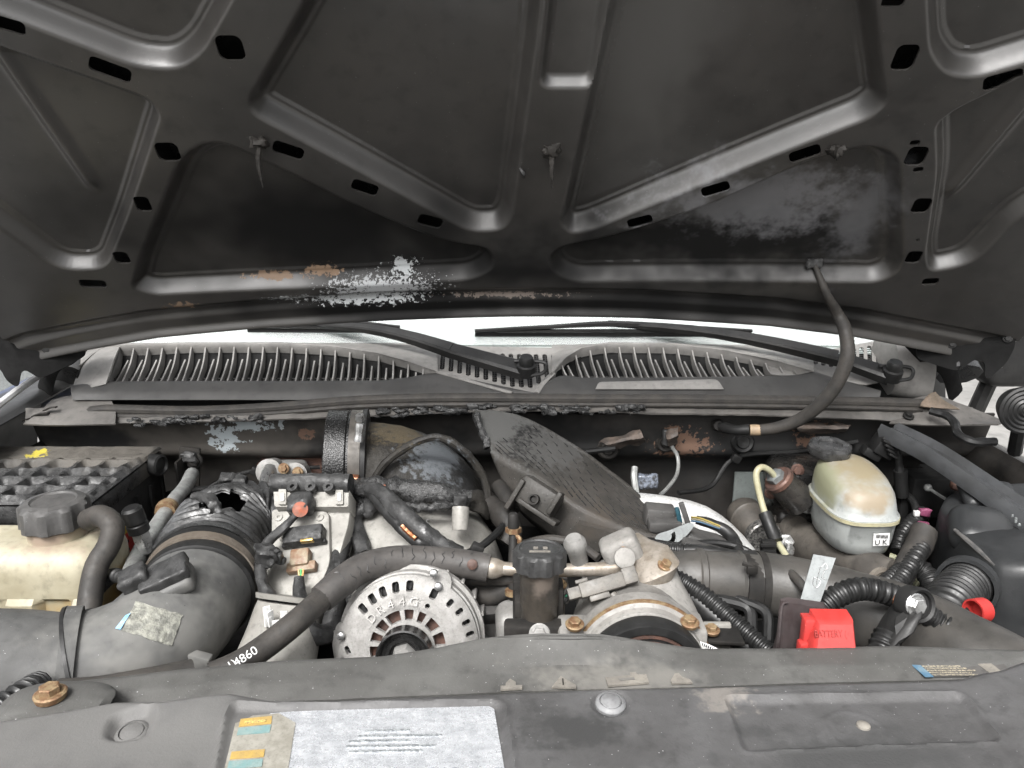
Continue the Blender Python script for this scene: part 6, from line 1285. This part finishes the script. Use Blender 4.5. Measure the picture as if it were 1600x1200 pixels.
# looms across the charge pipe
lc = T('charge_pipe_loom', 'corrugated black loom arching over the charge hose to the ring terminal', 'wire loom', P(1350, 930, .75))
O('conduit', tube(PL((1278, 962, .715), (1290, 945, .72), (1315, 928, .725), (1345, 920, .73), (1375, 924, .73), (1405, 935, .73), (1440, 955, .725), (1465, 972, .72), (1490, 985, .71)), .0115, 14, rf=corr(.0068, .10), step=.0012), m_loom, lc)
rt = T('ring_terminal', 'black rubber-booted battery cable ring terminal with bright bolt', 'cable terminal', P(1420, 1000, .7))
O('boot', J(loft([ering(p, frame(V((-.5, .25, .85)), (0, -1, .3)), a, b, 3, 24) for p, a, b in ((P(1388, 1000, .672), .018, .016), (P(1398, 985, .676), .022, .018), (P(1408, 965, .682), .022, .017), (P(1415, 950, .688), .020, .014), (P(1422, 936, .695), .016, .010))]), lathe([(-.010, .017), (.006, .018), (.009, .016), (.007, .0135), (.004, .013)], P(1430, 944, .685), (.25, -1, .3), 28)), m_black, rt)
hexbolt(rt, P(1432, 946, .676), (.25, -1, .3), .0095, m_steel, 'terminal_bolt')
O('flap', prism([P(1398, 978, .664), P(1428, 958, .672), P(1420, 985, .66), P(1403, 1012, .655)], (.006, .010, .004)), m_black, rt)
O('cable', tube(PL((1372, 1040, .655), (1378, 1015, .665), (1388, 992, .675)), .013, 14, rf=corr(.006, .08), step=.0012), m_loom, rt); O('cable', tube(PL((1386, 1040, .65), (1392, 1015, .66), (1400, 995, .67)), .005, 10), m_hose, rt); O('rust_stub', tube(PL((1400, 933, .72), (1410, 938, .715)), .008, 8), m_copper, rt)
# red battery junction
jr = T('battery_junction', 'bright red plastic battery terminal cover on a dark bracket', 'terminal cover', P(1290, 1020, .68))
ro = P(1292, 1000, .655); 
def rbx(px, py, Y): return P(px, py, Y)
rz = [[P(1254, 1045, .63), P(1252, 962, .66), P(1272, 960, .66), P(1275, 1045, .63)]]
bm_ = bmesh.new()
fr_ = [P(1266, 1050, .625), P(1342, 1050, .625), P(1333, 968, .648), P(1275, 967, .65)]
O('cover_box', loft([[p + V((0, dy, dz)) * 1.0 for p in [c.lerp(sum(fr_, V()) / 4, k) for c in fr_]] for dy, dz, k in ((-.004, 0, .12), (-.001, 0, .03), (.002, 0, .0), (.016, .001, -.01), (.018, .001, .05))]), m_red, jr, smooth=20)
O('side_lug', box(P(1262, 1000, .655), (.014, .012, .05), None, .003), m_red, jr); O('side_lug', box(P(1258, 1020, .65), (.016, .012, .026), None, .003), m_red, jr)
O('top_lip', J(box(P(1290, 965, .662), (.046, .012, .004), None, .001), box(P(1300, 963, .664), (.02, .01, .004), None, .001)), m_red, jr)
nr = (fr_[1] - fr_[0]).cross(fr_[3] - fr_[0]).normalized(); nr = nr if nr.dot(CP - ro) > 0 else -nr
text('embossed_text', 'BATTERY (+)', sum(fr_, V()) / 4 + (fr_[3] - fr_[0]) * .26 + V((-.004, -.004, 0)), frame(nr, (1, 0, 0)), .0092, .0009, M('embossed_red', (.40, .03, .025, 1), None, 20, .5), jr, .70)  # lettering in almost the cover's own red
m_brn = M('brown_black_plastic', (.035, .026, .026, 1), (.022, .017, .017, 1), 30, .45, bump=.2)
O('bracket', J(prism(PL((1205, 1040, .67), (1216, 1000, .675), (1222, 945, .69), (1232, 942, .692), (1290, 950, .69), (1300, 962, .69), (1300, 1040, .67)), (0, .006, .003)), tube(PL((1205, 1040, .667), (1216, 1000, .672), (1221, 948, .687), (1230, 941, .69)), .0018, 6)), m_brn, jr)
tg = T('steel_tag', 'upright bright metal tag with scratched marks behind the red cover', 'metal tag', P(1265, 945, .72))
to = P(1277, 905, .715); tn = V((-.1, -.85, .5)).normalized()
pts = [PP(x, y, to, tn) for x, y in ((1251, 936), (1271, 866), (1306, 872), (1279, 948), (1274, 950), (1268, 941), (1263, 945), (1255, 943))]
O('plate', prism(pts, -tn * .002), m_zinc, tg, smooth=0)
O('scratched_mark', J(*[tube([PP(x, y, to + tn * .0004, tn) for x, y in pl], .00045, 4, step=.002) for pl in (((1284, 886), (1290, 880), (1293, 888), (1286, 892)), ((1282, 886), (1278, 900), (1276, 912)), ((1288, 893), (1284, 902), (1290, 905)), ((1272, 902), (1282, 908), (1276, 918), (1270, 912), (1272, 902)))]), m_steel, tg)
# red cap with tether
rcp = T('red_cap', 'small red plastic cap hanging by its tether beside the ribbed duct', 'cap', P(1530, 1000, .76))
ra = V((-.92, -.34, .1)); rco = P(1528, 954, .765)
O('cap_shell', lathe([(-.010, .001), (-.010, .0125), (-.009, .0135), (.008, .0135), (.008, .0115), (-.006, .0115), (-.006, .001)], rco, ra, 32), m_red, rcp); O('tether', tube(PL((1536, 972, .765), (1539, 990, .758), (1541, 1010, .75), (1543, 1030, .745)), .0028, 8, ell=(1, .6)), m_red, rcp)
# ================================================================== HOSE HANGING FROM THE HOOD
hz = T('hood_harness_hose', 'black hose hanging from the hood edge and curving down to a split tan end', 'hose', P(1250, 660, 1.2))
h0 = hp(1277, 428)
O('hose_body', tube([h0 + HN * .004, hp(1288, 448) + HN * .012, hp(1303, 474) + HN * .018, P(1320, 515, 1.13), P(1324, 555, 1.11), P(1310, 595, 1.11), P(1285, 628, 1.12), P(1250, 655, 1.14), P(1215, 668, 1.155), P(1188, 672, 1.165)], [.004, .006, .0085, .010, .0105, .0105, .0105, .010, .0095, .009], 16, hollow=.3), m_hose, hz)
O('split_end', J(lathe([(-.004, .0085), (.004, .0092), (.014, .0088)], P(1186, 672, 1.165), P(1160, 672, 1.17) - P(1188, 672, 1.165), 12)), M('tan_core', (.33, .24, .15, 1), (.24, .18, .12, 1), 60, .6), hz)
O('stub', tube(PL((1172, 671, 1.17), (1150, 672, 1.18), (1132, 668, 1.20), (1120, 664, 1.215)), [.009, .0085, .009, .006], 12), m_rubber, hz)
O('elbow_nut', lathe([(-.01, .009), (0, .011), (.008, .008)], P(1121, 664, 1.212), (0, -1, .2), 8), m_dark, hz)
O('hood_clip', blob(h0, (.022, .014, .016), None, 6, .6, .003, 100), m_burnt, hz)

# ================================================================== LOOSE WIRING AND SMALL HOSES IN THE GAPS
ew = T('engine_wiring', 'thin dark wires and vacuum hoses threaded through gaps between engine parts', 'wiring', P(800, 900, .9))
for pl, r, mt in ((((250, 775, 1.2), (330, 765, 1.19), (420, 792, 1.14), (520, 795, 1.1)), .006, m_rubber), (((690, 872, .86), (745, 858, .88), (790, 815, .96), (800, 770, 1.06), (880, 715, 1.17), (960, 700, 1.2)), .005, m_rubber),
    (((818, 850, .90), (860, 842, .88), (905, 852, .87), (935, 872, .85)), .0055, m_hose), (((1080, 945, .80), (1130, 968, .78), (1180, 1005, .74), (1210, 1035, .72)), .005, m_rubber), (((1120, 935, .80), (1168, 950, .79), (1174, 985, .77), (1175, 1030, .75)), .007, m_rubber),
    (((1150, 935, .80), (1195, 955, .78), (1200, 990, .76), (1196, 1030, .74)), .006, m_rubber), (((1260, 880, 1.04), (1300, 915, .95), (1345, 938, .90), (1390, 950, .87)), .005, m_rubber), (((1060, 770, 1.16), (1110, 760, 1.2), (1150, 715, 1.225), (1250, 705, 1.225), (1340, 690, 1.22)), .004, m_rubber),
    (((560, 870, .88), (540, 900, .84), (548, 940, .81), (530, 985, .78)), .007, m_loom), (((690, 905, .82), (740, 912, .83), (790, 895, .84), (850, 905, .83)), .004, m_rubber), (((930, 880, .83), (960, 905, .82), (985, 930, .80)), .004, m_rubber), (((1010, 845, .90), (1060, 852, .90), (1120, 848, .91), (1170, 862, .90), (1215, 900, .87)), .0045, m_rubber),
    (((300, 800, 1.15), (330, 760, 1.19), (400, 735, 1.22), (500, 730, 1.24)), .0035, m_rubber), (((1400, 760, 1.18), (1430, 790, 1.13), (1425, 840, 1.08), (1440, 880, 1.0)), .006, m_loom), (((540, 800, .95), (530, 840, .92), (545, 880, .87)), .004, m_copper if False else m_rubber)):
    O('wire', tube(PL(*pl), r, 9), mt, ew)
for q in ((745, 858, .876), (1130, 968, .778), (1300, 915, .948), (1150, 716, 1.222), (400, 736, 1.218)):
    O('clip', box(P(*q), (.016, .012, .014), Matrix.Rotation(.5, 3, 'Y'), .002), m_black, ew)
